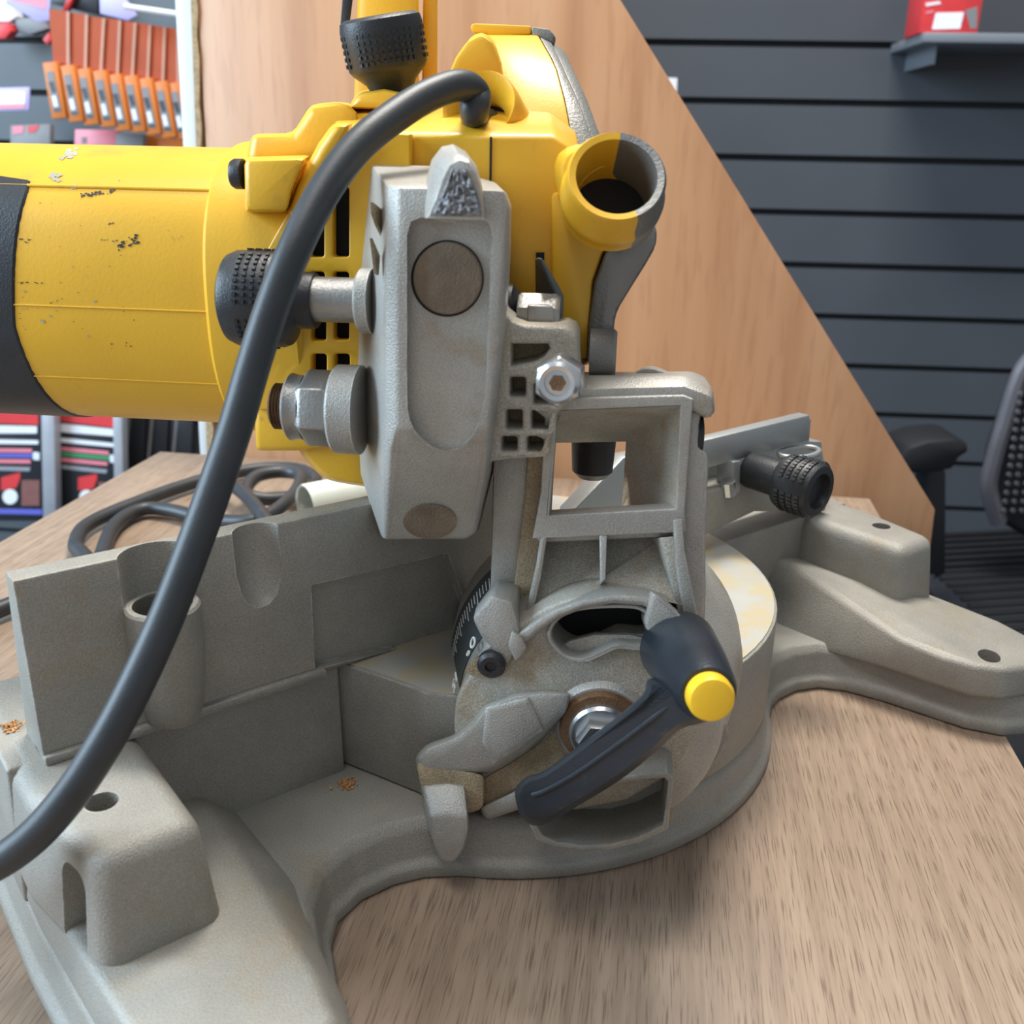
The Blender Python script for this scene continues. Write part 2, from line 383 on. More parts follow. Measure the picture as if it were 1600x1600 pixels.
def decal(name, quad, fn, off, m, parent, t=.0006):
    r = [fn(*p) for p in quad]; n = (r[1]-r[0]).cross(r[2]-r[0]).normalized()
    if n.dot(EYE-r[0]) < 0: n = -n
    r = [p+n*off for p in r]
    return loft(name, [r, [p+n*t for p in r]], m, parent)
fs = lambda x, y: on(x, y, YW, WO+YW*(f0+.015))
decal('white_print', [(1462, 20), (1506, 19), (1500, 45), (1456, 46)], fs, .0003, 'whitecard', rb)
decal('grey_print', [(1508, 16), (1527, 10), (1526, 44), (1516, 45)], fs, .0003, 'greycard', rb)
decal('pale_script', [(1446, 5), (1468, 2), (1470, 6), (1447, 10)], fs, .0003, 'whitecard', rb)
decal('pale_script', [(1447, 18), (1459, 16), (1458, 20), (1446, 22)], fs, .0003, 'pink', rb)
lab = decal('wall_label', [(1020, 121), (1058, 122), (1057, 150), (1020, 150)], lambda x, y: WL_(x, y), .0005, 'whitecard', None, .002)
tag(lab, 'small white label on the charcoal wall beside the diagonal panel edge', 'label')

# ---- office chair at right
CY = 1.45
def CH(x, y, d=0): return WY(x, y, CY+d)
ch = root('office_chair', CH(1540, 960)*Vector((1, 1, 0)) if False else Vector((CH(1540, 960).x, CY, -.9)), 'black office chair with ribbed seat and mesh back at the right', 'chair')
sz = CH(1500, 905).z
s0 = CH(1450, 905); seat = []
sy0, sy1 = 1.05, 1.52
xs0 = s0.x; xs1 = xs0+.50
def seat_ring(z, ins):
    pts = []
    for cx, cy, a in ((xs1-.09, sy0+.09, -90), (xs1-.09, sy1-.09, 0), (xs0+.09, sy1-.09, 90), (xs0+.09, sy0+.09, 180)):
        for i in range(6):
            t = R(a+90*i/5); pts.append(Vector((cx+(.09-ins)*math.cos(t), cy+(.09-ins)*math.sin(t), z)))
    return pts
loft('seat', [seat_ring(sz-.07, .02), seat_ring(sz-.05, 0), seat_ring(sz-.015, 0), seat_ring(sz, .02)], 'seatfab', ch)
bm = bmesh.new()
for i in range(16):
    y = sy0+.06+i*.026
    add_box(bm, Vector((0, 0, sz)), (Vector((1, .18, 0)).normalized(), Vector((0, 1, 0)), ZV), (xs0+.03, y, -.004), (xs1-.03, y+.013, .004))
finish('seat_rib', bm, 'chairplas', ch, .001)['kind'] = 'stuff'
ap = [(1455, 865), (1475, 872), (1476, 742), (1488, 742), (1489, 735), (1456, 735)]
r1 = pxring([(1448, 900), (1479, 900), (1480, 735), (1448, 735)], lambda x, y: CH(x, y, -.10))
loft('arm_post', [r1, [p+Vector((0, .05, 0)) for p in r1]], 'chairplas', ch, .006)
r1 = pxring([(1405, 740), (1400, 725), (1420, 700), (1450, 690), (1498, 686), (1514, 693), (1516, 708), (1500, 715), (1490, 735), (1440, 741)], lambda x, y: CH(x, y, -.14))
loft('armrest', [r1, [p+Vector((0, .09, 0)) for p in r1]], 'chairplas', ch, .008)
bk_ = [(1640, 540), (1602, 572), (1586, 600), (1570, 650), (1552, 705), (1543, 760), (1556, 810), (1600, 838), (1660, 850), (1720, 800), (1720, 560)]
ro = pxring(bk_, lambda x, y: CH(x, y, .02)); ctr = sum(ro, Vector())/len(ro)
loft('backrest', [[p.lerp(ctr, .06)+Vector((0, -.014, 0)) for p in ro], ro, [p+Vector((0, .03, 0)) for p in ro]], 'seatfab', ch, .004)
bm = bmesh.new(); add_tube(bm, spline([p+Vector((0, -.01, 0)) for p in [CH(1640, 530, .02), CH(1600, 566, .02), CH(1583, 600, .02), CH(1566, 655, .02), CH(1550, 710, .02), CH(1541, 760, .02), CH(1556, 812, .02)]], 6), .013, 10)
finish('back_frame', bm, 'chairgrey', ch)  # the frame's grey paints the pale highlight along the back
bm = bmesh.new()
for i in range(5):
    for j in range(14):
        p = CH(1594+i*14-j*2, 615+j*14, -.002)
        add_lathe(bm, p, (0, -1, 0), [(0, .0045), (.004, .0035)], 6)
finish('mesh_dimple', bm, 'chairgrey', ch)['kind'] = 'stuff'
sc = Vector(((xs0+xs1)/2, (sy0+sy1)/2, 0))
lathe('gas_stem', Vector((sc.x, sc.y, sz-.07)), (0, 0, -1), [(0, .045), (.03, .03), (.32, .025)], 'chairplas', ch)
bm = bmesh.new()
for i in range(5):
    d = Vector((math.cos(i*1.2566), math.sin(i*1.2566), 0)); p = Vector((sc.x, sc.y, -.80))
    add_tube(bm, [p, p+d*.15+Vector((0, 0, -.01)), p+d*.28+Vector((0, 0, -.045))], .02, 8)
    add_lathe(bm, p+d*.28+Vector((-.012, 0, -.073)), (1, 0, 0), [(0, .026), (.024, .026)], 12)
finish('star_base', bm, 'chairplas', ch)

# ---- goods on the left display wall
ordw = ['first', 'second', 'third', 'fourth', 'fifth', 'sixth', 'seventh', 'eighth', 'ninth']
pk = None
GD = -.13
for i in range(9):
    t = i/8.0; k = t*.8+.2*t*t if False else t
    # label card corners, then pouch
    lx = [72, 99, 123, 149, 172, 196, 220, 244, 266][i]; ly = [98, 103, 108, 111, 117, 119, 123, 128, 130][i]
    px_ = [76, 106, 136, 162, 187, 211, 235, 257, 276][i]; py_ = [14, 19, 25, 28, 32, 35, 39, 42, 44][i]
    pw = [28, 27, 24, 23, 22, 21, 20, 18, 12][i]; d = GD+i*.004
    f = lambda x, y, d=d: LW(x, y, d)
    nm = 'saw_blade_pack'
    o = root(nm, f(lx+12, ly+92), ('orange hanging pack with yellow label card, leftmost of the row of nine' if i == 0 else 'orange hanging pack with yellow label card, rightmost of the row beside the white board' if i == 8 else f'orange hanging pack with yellow label card, {ordw[i]} from the left of the row'), 'pack', 'orange packs hanging in a row')
    pr = pxring([(px_, py_), (px_+pw, py_+3), (lx+32, ly+10), (lx+27, ly+70), (lx+10, ly+70), (lx+12, ly+5)], f)
    loft('pouch', [pr, [p+YL*.003 for p in pr]], 'orange', o)
    sp = pxring([(px_+pw, py_+3), (px_+pw+4, py_+4), (lx+36, ly+10), (lx+32, ly+10)], f)
    loft('clear_edge', [sp, [p+YL*.002 for p in sp]], 'pouchedge', o)
    cr = pxring([(lx-6, ly), (lx+16, ly-2), (lx+31, ly+86), (lx+9, ly+88)], lambda x, y: LW(x, y, d-.012))
    lc = loft('label_card', [cr, [p+YL*.010 for p in cr]], 'orangebox', o, .001)
    fd = lambda x, y: LW(x, y, d-.0125)
    for nme, q, mm in (('picture_back', [(lx+1, ly+14), (lx+11, ly+13), (lx+24, ly+76), (lx+12, ly+77)], 'greycard'), ('blade_picture', [(lx+4, ly+30), (lx+12, ly+29), (lx+16, ly+46), (lx+10, ly+47)], 'blackcard'),
                       ('pale_picture', [(lx+9, ly+52), (lx+15, ly+51), (lx+19, ly+68), (lx+13, ly+69)], 'whitecard'), ('black_bar', [(lx+12, ly+72), (lx+22, ly+71), (lx+23, ly+75), (lx+13, ly+76)], 'blackcard')):
        r = pxring(q, fd); off = -YL*(.0002 if nme == 'picture_back' else .0005)
        loft(nme, [[p+off for p in r], [p+off-YL*.0002 for p in r]], mm, lc)
    hk = LW(px_+10, py_+8, 0)
bm = bmesh.new(); add_tube(bm, [LW(80, 26, -.085), LW(285, 50, -.085)], .003, 8); add_tube(bm, [LW(285, 50, -.085), LW(285, 50, .0)], .003, 8)
tag(finish('display_hook', bm, 'steeldull'), 'steel display hook carrying the row of orange packs', 'hook')
def card(name, quad, d, m, label, cat, prints=(), th=.012, group=None):
    f = lambda x, y: LW(x, y, d)
    r = pxring(quad, f); o = loft(name, [r, [p+YL*th for p in r]], m, None, .0008); tag(o, label, cat, group)
    for nme, q, mm in prints:
        r = pxring(q, f); loft(nme, [[p-YL*.0003 for p in r], [p-YL*.0008 for p in r]], mm, o)
    return o
card('price_label', [(-30, 138), (46, 136), (45, 172), (-30, 174)], -.10, 'lilac', 'white price ticket in lilac holder at the far left below the dark groove', 'label',
     [('ticket', [(-30, 145), (40, 143), (39, 162), (-30, 164)], 'whitecard'), ('pink_band', [(-30, 164), (39, 162), (39, 169), (-30, 171)], 'pink')], .003)
card('price_label', [(10, -12), (78, -12), (77, 32), (60, 34), (8, 6)], -.10, 'lilac', 'lilac label at the top left corner above the orange packs', 'label', [('pink_band', [(14, -12), (74, -12), (72, 14), (18, 0)], 'pink')], .003)
card('price_label', [(155, -14), (190, -12), (214, 24), (200, 32), (156, 21)], -.16, 'lilac', 'lilac label above the middle of the orange packs', 'label', (), .003)
hb = bmesh.new(); add_tube(hb, [LW(195, 10, -.18), LW(283, 23, -.18)], .004, 8); add_tube(hb, [LW(283, 23, -.18), LW(283, 23, 0)], .004, 8)
tag(finish('shelf_hook', hb, 'chrome'), 'white bar of a display hook beside the white board above the packs', 'hook')
card('red_tool', [(108, -12), (118, -12), (106, 16), (96, 18)], -.06, 'red', 'red strip hanging above the orange packs', 'tool', (), .01)
card('red_tool', [(66, 62), (76, 50), (80, 62), (74, 70)], -.06, 'red', 'small red pointed tool tip left of the orange packs', 'tool', (), .01)
card('red_tool', [(-20, 38), (12, 36), (18, 48), (8, 60), (-20, 62)], -.06, 'red', 'red rounded tool part at the left picture edge', 'tool', (), .02)
card('black_tool', [(80, -12), (154, -12), (152, 22), (112, 14), (80, 6)], -.05, 'blackcard', 'black tool hanging behind the red strip', 'tool', (), .02)
card('mesh_pack', [(24, 30), (60, 26), (76, 44), (46, 54), (26, 46)], -.05, 'greycard', 'grey crumpled pack left of the orange packs', 'pack', (), .02)
card('white_pack', [(-20, -12), (10, -12), (26, 26), (14, 34), (-20, 34)], -.05, 'whitecard', 'pale white pack at the top left corner', 'pack', (), .02)
card('accessory_pack', [(16, 196), (78, 194), (78, 260), (16, 260)], -.08, 'greycard', 'grey pack with red corners low behind the motor', 'pack', [('red_mark', [(20, 197), (38, 196), (36, 208), (20, 210)], 'pink'), ('red_mark', [(44, 197), (62, 195), (56, 206), (44, 207)], 'red')])
card('accessory_pack', [(117, 202), (182, 203), (180, 260), (115, 260)], -.08, 'pink', 'pink pack behind the motor below the orange packs', 'pack', [('dark_dot', [(128, 214), (135, 214), (135, 224), (128, 224)], 'greycard')])
card('accessory_pack', [(181, 207), (224, 210), (224, 260), (180, 260)], -.08, 'greycard', 'dark grey pack behind the motor below the orange packs', 'pack', ())
card('accessory_pack', [(226, 210), (292, 222), (292, 262), (226, 262)], -.06, 'orangebox', 'orange pack low beside the white board behind the motor', 'pack', ())
# blister packs under the motor
def blister(xo, yo, sk, s, label, band):
    def t(x, y): return (xo+s*(x)+sk*0, yo+s*(y)+s*x*sk)
    q = lambda *p: [t(*k) for k in p]
    return card('blister_pack', q((-30, -70), (64, -70), (64, 152), (-30, 152)), -.10, 'blackcard', label, 'pack', [
        ('red_header', q((-30, -70), (58, -70), (58, 2), (-30, -2)), 'red'), ('white_strip', q((-28, 2), (56, 4), (56, 15), (-28, 15)), 'whitecard'),
        ('pale_strip', q((-28, 24), (58, 26), (58, 32), (-28, 31)), 'whitecard'), ('red_band', q((-28, 38), (48, 39), (48, 45), (-28, 44)), 'pink'),
        ('colour_band', q((-28, 46), (50, 47), (50, 53), (-28, 52)), band), ('white_spot', q((50, 44), (60, 45), (60, 57), (50, 56)), 'whitecard'),
        ('red_band', q((-28, 55), (46, 56), (46, 62), (-28, 61)), 'pink'), ('grey_strip', q((-28, 66), (46, 68), (44, 74), (-28, 72)), 'silverpack'),
        ('red_picture', q((0, 84), (30, 76), (30, 84), (24, 100), (0, 104)), 'red'), ('white_disc', [t(14+12*math.cos(k*.524), 114+12*math.sin(k*.524)) for k in range(12)], 'whitecard'),
        ('brown_swatch', q((32, 88), (60, 88), (60, 128), (32, 128)), 'brown'), ('blue_band', q((-28, 132), (64, 134), (64, 142), (-28, 140)), 'blue')], .014)
blister(2, 662, 0, 1, 'black and red blister pack hanging under the motor at the left picture edge', 'blue')
blister(122, 662, .08, 1, 'black and red blister pack hanging under the motor, right of the other', 'green')
for x0, x1, lab in ((64, 84, 'clear plastic edge of packs between the two blister packs'), (176, 190, 'clear plastic pack edge right of the blister packs')):
    card('clear_pack', [(x0, 640), (x1, 640), (x1+4, 850), (x0+4, 850)], -.125, 'silverpack', lab, 'pack', (), .02)
card('clear_pack', [(84, 640), (108, 640), (106, 830), (88, 830)], -.08, 'greycard', 'dark stacked pack edges between the two blister packs', 'pack', (), .03)
for x0, lab in ((194, 'dark hanging pack under the motor nearest the blister packs'), (230, 'dark hanging pack under the motor, middle of three'), (268, 'dark hanging pack under the motor beside the white board')):
    card('dark_pack', [(x0, 640), (x0+34, 640), (x0+26, 790), (x0-10, 790)], -.04, 'blackcard', lab, 'pack', [('pale_stripe', [(x0+6, 650), (x0+11, 650), (x0+2, 740), (x0-2, 740)], 'greycard')], .02, 'dark packs under the motor')

# ================================================================== THE MITRE SAW
saw = root('mitre_saw', C, 'yellow and grey compound mitre saw swung to one side, seen from behind on the counter', 'saw')

# ---- base casting: half outline mirrored (base frame)
def half(pts): return pts+[(-u, v) for u, v in reversed(pts)]
def arc(r, a0, a1, n): return [(r*math.sin(R(a0+(a1-a0)*i/n)), -r*math.cos(R(a0+(a1-a0)*i/n))) for i in range(n+1)]
RB = .134
rim = arc(RB, 0, 46, 10)[1:]+[(.108, -.0855), (.120, -.082), (.134, -.082), (.147, -.087), (.156, -.098), (.163, -.116), (.168, -.136), (.173, -.156), (.182, -.171), (.194, -.178), (.215, -.178), (.231, -.166), (.240, -.140), (.2445, -.05), (.2445, .055), (.236, .072), (.20, .08), (.13, .09)]+[(.095, .105)]
rim = half(rim)+[(0, -RB)]
def inset(pts, d):
    n = len(pts); out = []
    for i in range(n):
        a, b, c = Vector(pts[i-1]), Vector(pts[i]), Vector(pts[(i+1) % n])
        n1 = Vector((b-a).yx).normalized(); n2 = Vector((c-b).yx).normalized()
        nn = (Vector((-n1.x, n1.y))+Vector((-n2.x, n2.y)))
        nn = nn.normalized() if nn.length > 1e-6 else nn
        out.append((b.x+nn.x*d, b.y+nn.y*d))
    return out
area2 = sum(rim[i-1][0]*rim[i][1]-rim[i][0]*rim[i-1][1] for i in range(len(rim)))
sg = 1 if area2 > 0 else -1
r_in = inset(rim, sg*.003); r_up = inset(rim, sg*.005)
base = loft('base', [[bw(u, v, z) for u, v in rr] for rr, z in ((rim, .0005), (rim, .006), (r_in, .0085), (r_up, .020), (inset(rim, sg*.0085), .024))], 'cast', saw, .0012, bang=20, seg=2)
def bpiece(name, rings, bevel=.004, m='cast', seg=3, par=None): return loft(name, [[bw(*p) for p in r] for r in rings], m, par or base, bevel, seg=seg)
holes = []
for s in (-1, 1):
    q = lambda pts, z: [(s*u, v, z) for u, v in pts]
    # low foot deck with sloped flank
    lo = [(.150, -.05), (.152, -.086), (.161, -.115), (.1655, -.138), (.170, -.157), (.180, -.169), (.194, -.1745), (.2145, -.1745), (.229, -.163), (.2365, -.138), (.2395, -.05), (.2395, .04), (.150, .04)] if s > 0 else [(.158, -.084), (.166, -.112), (.171, -.14), (.177, -.160), (.186, -.170), (.214, -.171), (.228, -.161), (.2345, -.138), (.2395, -.05), (.2395, .04), (.158, .04)]
    hi = [(.174, -.045), (.167, -.090), (.1635, -.120), (.168, -.140), (.1725, -.155), (.182, -.1665), (.195, -.172), (.213, -.172), (.226, -.161), (.233, -.137), (.2365, -.05), (.2365, .035), (.174, .035)] if s > 0 else [(.175, -.06), (.178, -.10), (.180, -.135), (.183, -.154), (.190, -.163), (.212, -.164), (.224, -.156), (.231, -.136), (.2365, -.05), (.2365, .035), (.175, .035)]
    hq = q(hi, .037)
    if s > 0: hq[0] = (hq[0][0], hq[0][1], .050); hq[1] = (hq[1][0], hq[1][1], .044); hq[-1] = (hq[-1][0], hq[-1][1], .050); hq[2] = (hq[2][0], hq[2][1], .0395)
    ft = bpiece('foot', [q(lo, .020), hq], .003)
    cb = bmesh.new(); add_lathe(cb, bw(*((.186, -.1555) if s > 0 else (-.215, -.160)), -.01), (0, 0, 1), [(0, .0055), (.09, .0055)], 20); cut(ft, [cb])
    # tall mounting boss
    b0 = [(.192, -.100), (.231, -.1005), (.2405, -.05), (.2405, .04), (.192, .04)]
    b1 = [(.196, -.0955), (.2275, -.096), (.2365, -.05), (.2365, .038), (.195, .038)]
    bs = bpiece('mounting_boss', [q(b0, .030), q(b1, .074)], .0065, seg=4)
    cb = bmesh.new(); add_lathe(cb, bw(s*.218, -.068, .05), (0, 0, 1), [(0, .0052), (.05, .0052)], 20); cs = [cb]
    cb = bmesh.new()
    add_loft(cb, [[bw(s*uu, v, z) for v, z in rrect(-.0885, .030, -.0735, .064, .006, 4)] for uu in (.2235, .26)])
    if s < 0: cs.append(cb)
    else: cb.free()
    cut(bs, cs)
    # rear wall that carries the fence
    bpiece('rear_wall', [q([(.113, -.033), (.240, -.033), (.240, .02), (.113, .02)], .020), q([(.113, -.031), (.238, -.031), (.238, .02), (.113, .02)], .0735)], .0015)
# ---- turntable: disc with a flat-sided block towards the rear left
RT, ZT = .1295, .073
ring = []
cp = [BZ(515, 1030, ZT), BZ(598, 1058, ZT), BZ(650, 1076, ZT), hw(-.02, -.118, ZT)]
a_first = -72; a_last = math.degrees(math.atan2(cp[0].y-C.y, cp[0].x-C.x)) % 360
for i in range(73):
    a = R(a_first+(a_last-a_first)*i/72); ring.append(C+Vector((RT*math.cos(a), RT*math.sin(a), ZT)))
ring += cp[0:]
tt = loft('turntable', [[Vector((p.x, p.y, .0245)) for p in ring], ring], 'cast', saw, .0012, bang=50)
top = [p.lerp(C+ZV*ZT, .012) for p in ring]
tp = loft('table_plate', [top, [p+ZV*.0006 for p in top]], 'table', tt); tp['label'] = 'bare aluminium table top with yellow stains'
bm = bmesh.new()
g0_, g1_ = BZ(1127, 1032, ZT), BZ(1168, 1046, ZT)
add_tube(bm, [g0_+ZV*.0007, g0_.lerp(g1_, .72)+ZV*.0007], .0005, 6); finish('table_seam', bm, 'castlight', tt)

# ---- left fence (one casting bolted to the base)
FV = -.034
fe_out = [(10, 902), (500, 800), (712, 757), (712, 957), (505, 1042), (75, 1192)]
A0, A1 = BV(10, 902, FV), BV(75, 1192, FV)
fz1 = BV(25, 907, FV+.001).z; fz0 = .0738
def fw(u, v, z): return bw(u, v, z)
uL = -.2272; uR = -.022
fence = loft('fence', [[fw(uL, v, z) for v, z in ((FV, fz0), (FV-.002, fz0+.004), (FV+.001, fz1), (FV+.011, fz1), (FV+.022, fz0))],
                       [fw(uR, v, z) for v, z in ((FV, fz0), (FV-.002, fz0+.004), (FV+.001, fz1), (FV+.011, fz1), (FV+.022, fz0))]], 'cast', saw, .0008)
# cut away the lower right where the fence clears the table and the pocket beside the bore
cs = []
pA = [(505, 928), (650, 893), (720, 876), (760, 1000), (507, 1060)]
cb = bmesh.new(); add_loft(cb, [[BV(x, y, FV-.01) for x, y in pA], [BV(x, y, FV-.01)+YS*.0135 for x, y in pA]]); cs.append(cb)
sl = [(364, 838), (410, 820), (428, 850), (437, 900), (428, 935), (410, 949), (392, 935), (372, 890)]
pb, ptp = BV(410, 950, FV)-YS*.0036, BV(398, 800, FV)-YS*.0022
sd = (ptp-pb).normalized(); wl = (ptp-pb).length
cb = bmesh.new(); add_lathe(cb, pb, sd, [(0, .0012), (.0012, .0042), (.004, .0066), (.009, .0084), (.016, .0094), (wl+.02, .0097)], 48); cs.append(cb)
# vertical bore for the work clamp
bu, bv_, bzt = bloc(BV(254, 943, FV-.0035))
bo = bw(bu, FV-.001, .06)
cb = bmesh.new(); add_lathe(cb, bw(bu, FV-.0035, bzt-.0005), (0, 0, 1), [(0, .0126), (.05, .0136)], 32); cs.append(cb)
cut(fence, cs)
bh = bzt-.0745
boss = lathe('clamp_boss', bw(bu, FV-.0035, .0745), (0, 0, 1), [(.003, .0088), (.006, .0100), (.020, .0120), (.032, .0128), (bh-.001, .0126), (bh, .0118)], 'cast', fence, 48)
cb = bmesh.new(); add_lathe(cb, bw(bu, FV-.0035, .095), (0, 0, 1), [(0, .0101), (.05, .0101)], 40); cut(boss, [cb])
cb = bmesh.new(); add_lathe(cb, bw(bu, FV-.0035, .095), (0, 0, 1), [(0, .0101), (.05, .0101)], 40); cut(fence, [cb])
loft('fence_foot', [[bw(u, FV-.004, z) for u, z in ((uL, .0738), (-.122, .0738), (-.122, .0775), (uL, .0775))], [bw(u, FV+.01, z) for u, z in ((uL, .0738), (-.122, .0738), (-.122, .0775), (uL, .0775))]], 'cast', fence, .001)

# ---- right sliding fence with its clamp knob
rf = plate('sliding_fence', [(1084, 697), (1258, 652), (1268, 655), (1265, 690), (1284, 690), (1293, 765), (1100, 812), (890, 860), (895, 800), (975, 715)], [], BVf(-.020), YS, .010, 'fencealu', saw, .0008)
r1 = [BV(*p, FV) for p in [(1084, 692), (1266, 648), (1266, 688), (1084, 738)]]
loft('top_rail', [r1, [p+YS*.008 for p in r1]], 'fencealu', rf, .0012)
r1 = [BV(*p, FV-.002) for p in [(1098, 770), (1282, 726), (1296, 775), (1290, 800), (1180, 800), (1100, 838)]]
loft('fence_foot', [r1, [p+YS*.018 for p in r1]], 'cast', rf, .0015)
ring_c = BV(1235, 703, FV)
bm = bmesh.new()
x_, y_ = XS, YS
tor = []
for i in range(40):
    t = 2*math.pi*i/40; ce = ring_c+XS*.016*math.cos(t)*.9+YS*(.008*math.sin(t)-.006)
    rr = (XS*math.cos(t)+YS*math.sin(t)).normalized()
    tor.append([ce+rr*.0016*math.cos(k*math.pi/4)+ZV*.0016*math.sin(k*math.pi/4) for k in range(8)])
add_loft(bm, tor+[tor[0]], caps=False); finish('clamp_eye', bm, 'fencealu', rf)
k0 = BV(1180, 736, FV-.006); kd = (-YS+XS*.06-ZV*.03).normalized()
kb = lathe('fence_knob', k0+kd*-.004, kd, [(0, .0090), (.002, .0098), (.020, .0098), (.0215, .0098), (.0225, .0138), (.0245, .0146), (.040, .0148), (.0430, .0132), (.0434, .0094), (.0395, .0084)], 'black', rf, 40)
bm = bmesh.new(); x_, y_, d_ = axes(kd)
for i in range(44):
    for j in range(4):
        a = 2*math.pi*(i+.5)/44
        if i % 11 < 3: continue
        p = k0+kd*(.0235+j*.0040); rd = x_*math.cos(a)+y_*math.sin(a)
        add_box(bm, p+rd*.0145, (kd, rd.cross(kd), rd), (-.0011, -.0008, -.0005), (.0011, .0008, .0009))
finish('knob_grip', bm, 'black', kb)
bm = bmesh.new(); add_tube(bm, [BV(1137, 752, FV-.003), BV(1139, 772, FV-.003)], .004, 10); finish('fence_bolt', bm, 'steel', rf)
r1 = [BV(*p, FV-.004) for p in [(1146, 722), (1158, 720), (1156, 770), (1146, 772)]]
loft('fence_rib', [r1, [p+YS*.012 for p in r1]], 'fencealu', rf, .0006)
decal('slot', [(1120, 732), (1132, 729), (1132, 744), (1121, 747)], BVf(FV-.0205+.0), .0, 'dark', rf) if False else None
hk2 = lathe('hold_down_knob', BV(925, 745, -.05), (0, 0, 1), [(0, .006), (.003, .009), (.020, .010), (.024, .007)], 'black', rf, 24)

# ---- bevel housing: fixed drum at the back of the turntable with the tilt scale
PV = -.124
pc = HV(938, 1135, PV); pu, pv, pz = hloc(pc)
RD = hloc(HV(938, 932, PV))[2]-pz
RD = .0555
drum = lathe('bevel_drum', hw(pu-.004, -.062, pz), -YH, [(0, RD+.007), (.012, RD+.0065), (.052, RD-.0040), (.0585, RD-.006), (.060, RD-.009)], 'castlight', tt, 72)
bm = bmesh.new()   # tilt scale: dark curved strip on the drum's flank
cs_ = []
for i in range(26):
    a = R(128+64*i/25)
    rr = [(.0165, .0056), (.052, -.0037)]
    cs_.append([hw(pu-.004+(RD+dr)*math.cos(a), -.062-t, pz+(RD+dr)*math.sin(a)) for t, dr in rr])
add_loft(bm, cs_, caps=False, closed=False)
sp_ = finish('scale_strip', bm, 'darkplate', drum)
bm = bmesh.new()
for i in range(33):
    a = R(130+62*i/32); L_ = .010 if i % 4 == 0 else .006
    p = [hw(pu-.004+(RD+.0100-.262*t)*math.cos(a+da), -.062-t, pz+(RD+.0100-.262*t)*math.sin(a+da)) for t, da in ((.022, -.004), (.022, .004), (.022+L_, .004), (.022+L_, -.004))]
    p2 = [q+(q-hw(pu-.004, hloc(q)[1], pz)).normalized()*.0003 for q in p]
    add_loft(bm, [p, p2])
finish('scale_tick', bm, 'white', drum)['kind'] = 'stuff'
def text(name, s, size, P, xd, yd, m, parent):
    cu = bpy.data.curves.new('t', 'FONT'); cu.body = s; cu.size = size; cu.extrude = .00025; cu.align_x = 'CENTER'; cu.align_y = 'CENTER'
    ob = bpy.data.objects.new('t', cu); col.objects.link(ob); bpy.context.view_layer.update()
    me = bpy.data.meshes.new_from_object(ob.evaluated_get(bpy.context.evaluated_depsgraph_get())); bpy.data.objects.remove(ob)
    bm = bmesh.new(); bm.from_mesh(me); bpy.data.meshes.remove(me); xd = xd.normalized(); yd = yd.normalized(); nd = xd.cross(yd)
    for v in bm.verts: v.co = P+xd*v.co.x+yd*v.co.y+nd*v.co.z
    return finish(name, bm, m, parent)
for s_, ang in (('0\u00b0', 150), ('15', 168)):
    a = R(ang); rd = (XH*math.cos(a)+ZV*math.sin(a)-YH*.26).normalized(); tg = -(-XH*math.sin(a)+ZV*math.cos(a))
    text('scale_number', s_, .0085, hw(pu-.004, -.062-.0415, pz)+rd*(RD+.0003), -tg, tg.cross(rd) if False else (rd.cross(-tg)), 'white', drum)
# pivot: rusty washer and hex bolt
pcx = HV(940, 1132, -.128)
lathe('pivot_boss', pcx+YH*.006, -YH, [(0, .0205), (.006, .0185), (.008, .0165)], 'castlight', drum, 40)
pw_ = lathe('pivot_washer', pcx+YH*.0, -YH, [(0, .0155), (.004, .0155), (.005, .0148)], 'rust', drum, 40)
lathe('pivot_bolt', pcx-YH*.004, -YH, [(0, .0118), (.003, .0118), (.0042, .0108)], 'steel', drum, 40)
lathe('pivot_bolt', pcx-YH*.008, -YH, [(0, .0092), (.004, .0092), (.006, .0078)], 'steel', drum, 6)

# ---- bevel arm (the tilting support)
arm = root('bevel_arm', hw(pu, -.10, pz), None); arm.parent = saw; arm.location = WL['bevel_arm']-WL['mitre_saw']
arm['label'] = 'ribbed silver tilting support'
V1 = -.118
def hp(name, outer, holes, v, depth, m='castlight', par=arm, bevel=.0008): return plate(name, outer, holes, HVf(v), YH, depth, m, par, bevel)
# open frame: upper window with funnel walls
oF = [(862, 640), (895, 632), (1066, 626), (1076, 631), (1074, 650), (1063, 800), (1063, 826), (832, 838), (850, 760)]
winF = [(868, 642), (1063, 634), (1056, 795), (858, 806)]
winB = [(868, 692), (978, 690), (972, 792), (862, 800)]
bm = bmesh.new()
Fo = [HV(*p, V1) for p in winF]; Bo = [HV(*p, V1+.048) for p in winB]
add_loft(bm, [Fo, Bo], caps=False)
outr = [HV(*p, V1+.048) for p in [(835, 600), (1040, 585), (1030, 850), (815, 862)]]
add_loft(bm, [Bo, outr], caps=False)
for f in bm.faces: f.normal_flip()
finish('window_wall', bm, 'castdust', arm, normals=False)
hp('window_frame', [(852, 630), (895, 622), (1068, 618), (1083, 624), (1081, 650), (1070, 800), (1072, 832), (832, 842), (845, 770)], [list(reversed(winF))], V1-.001, .007, bevel=.0006)
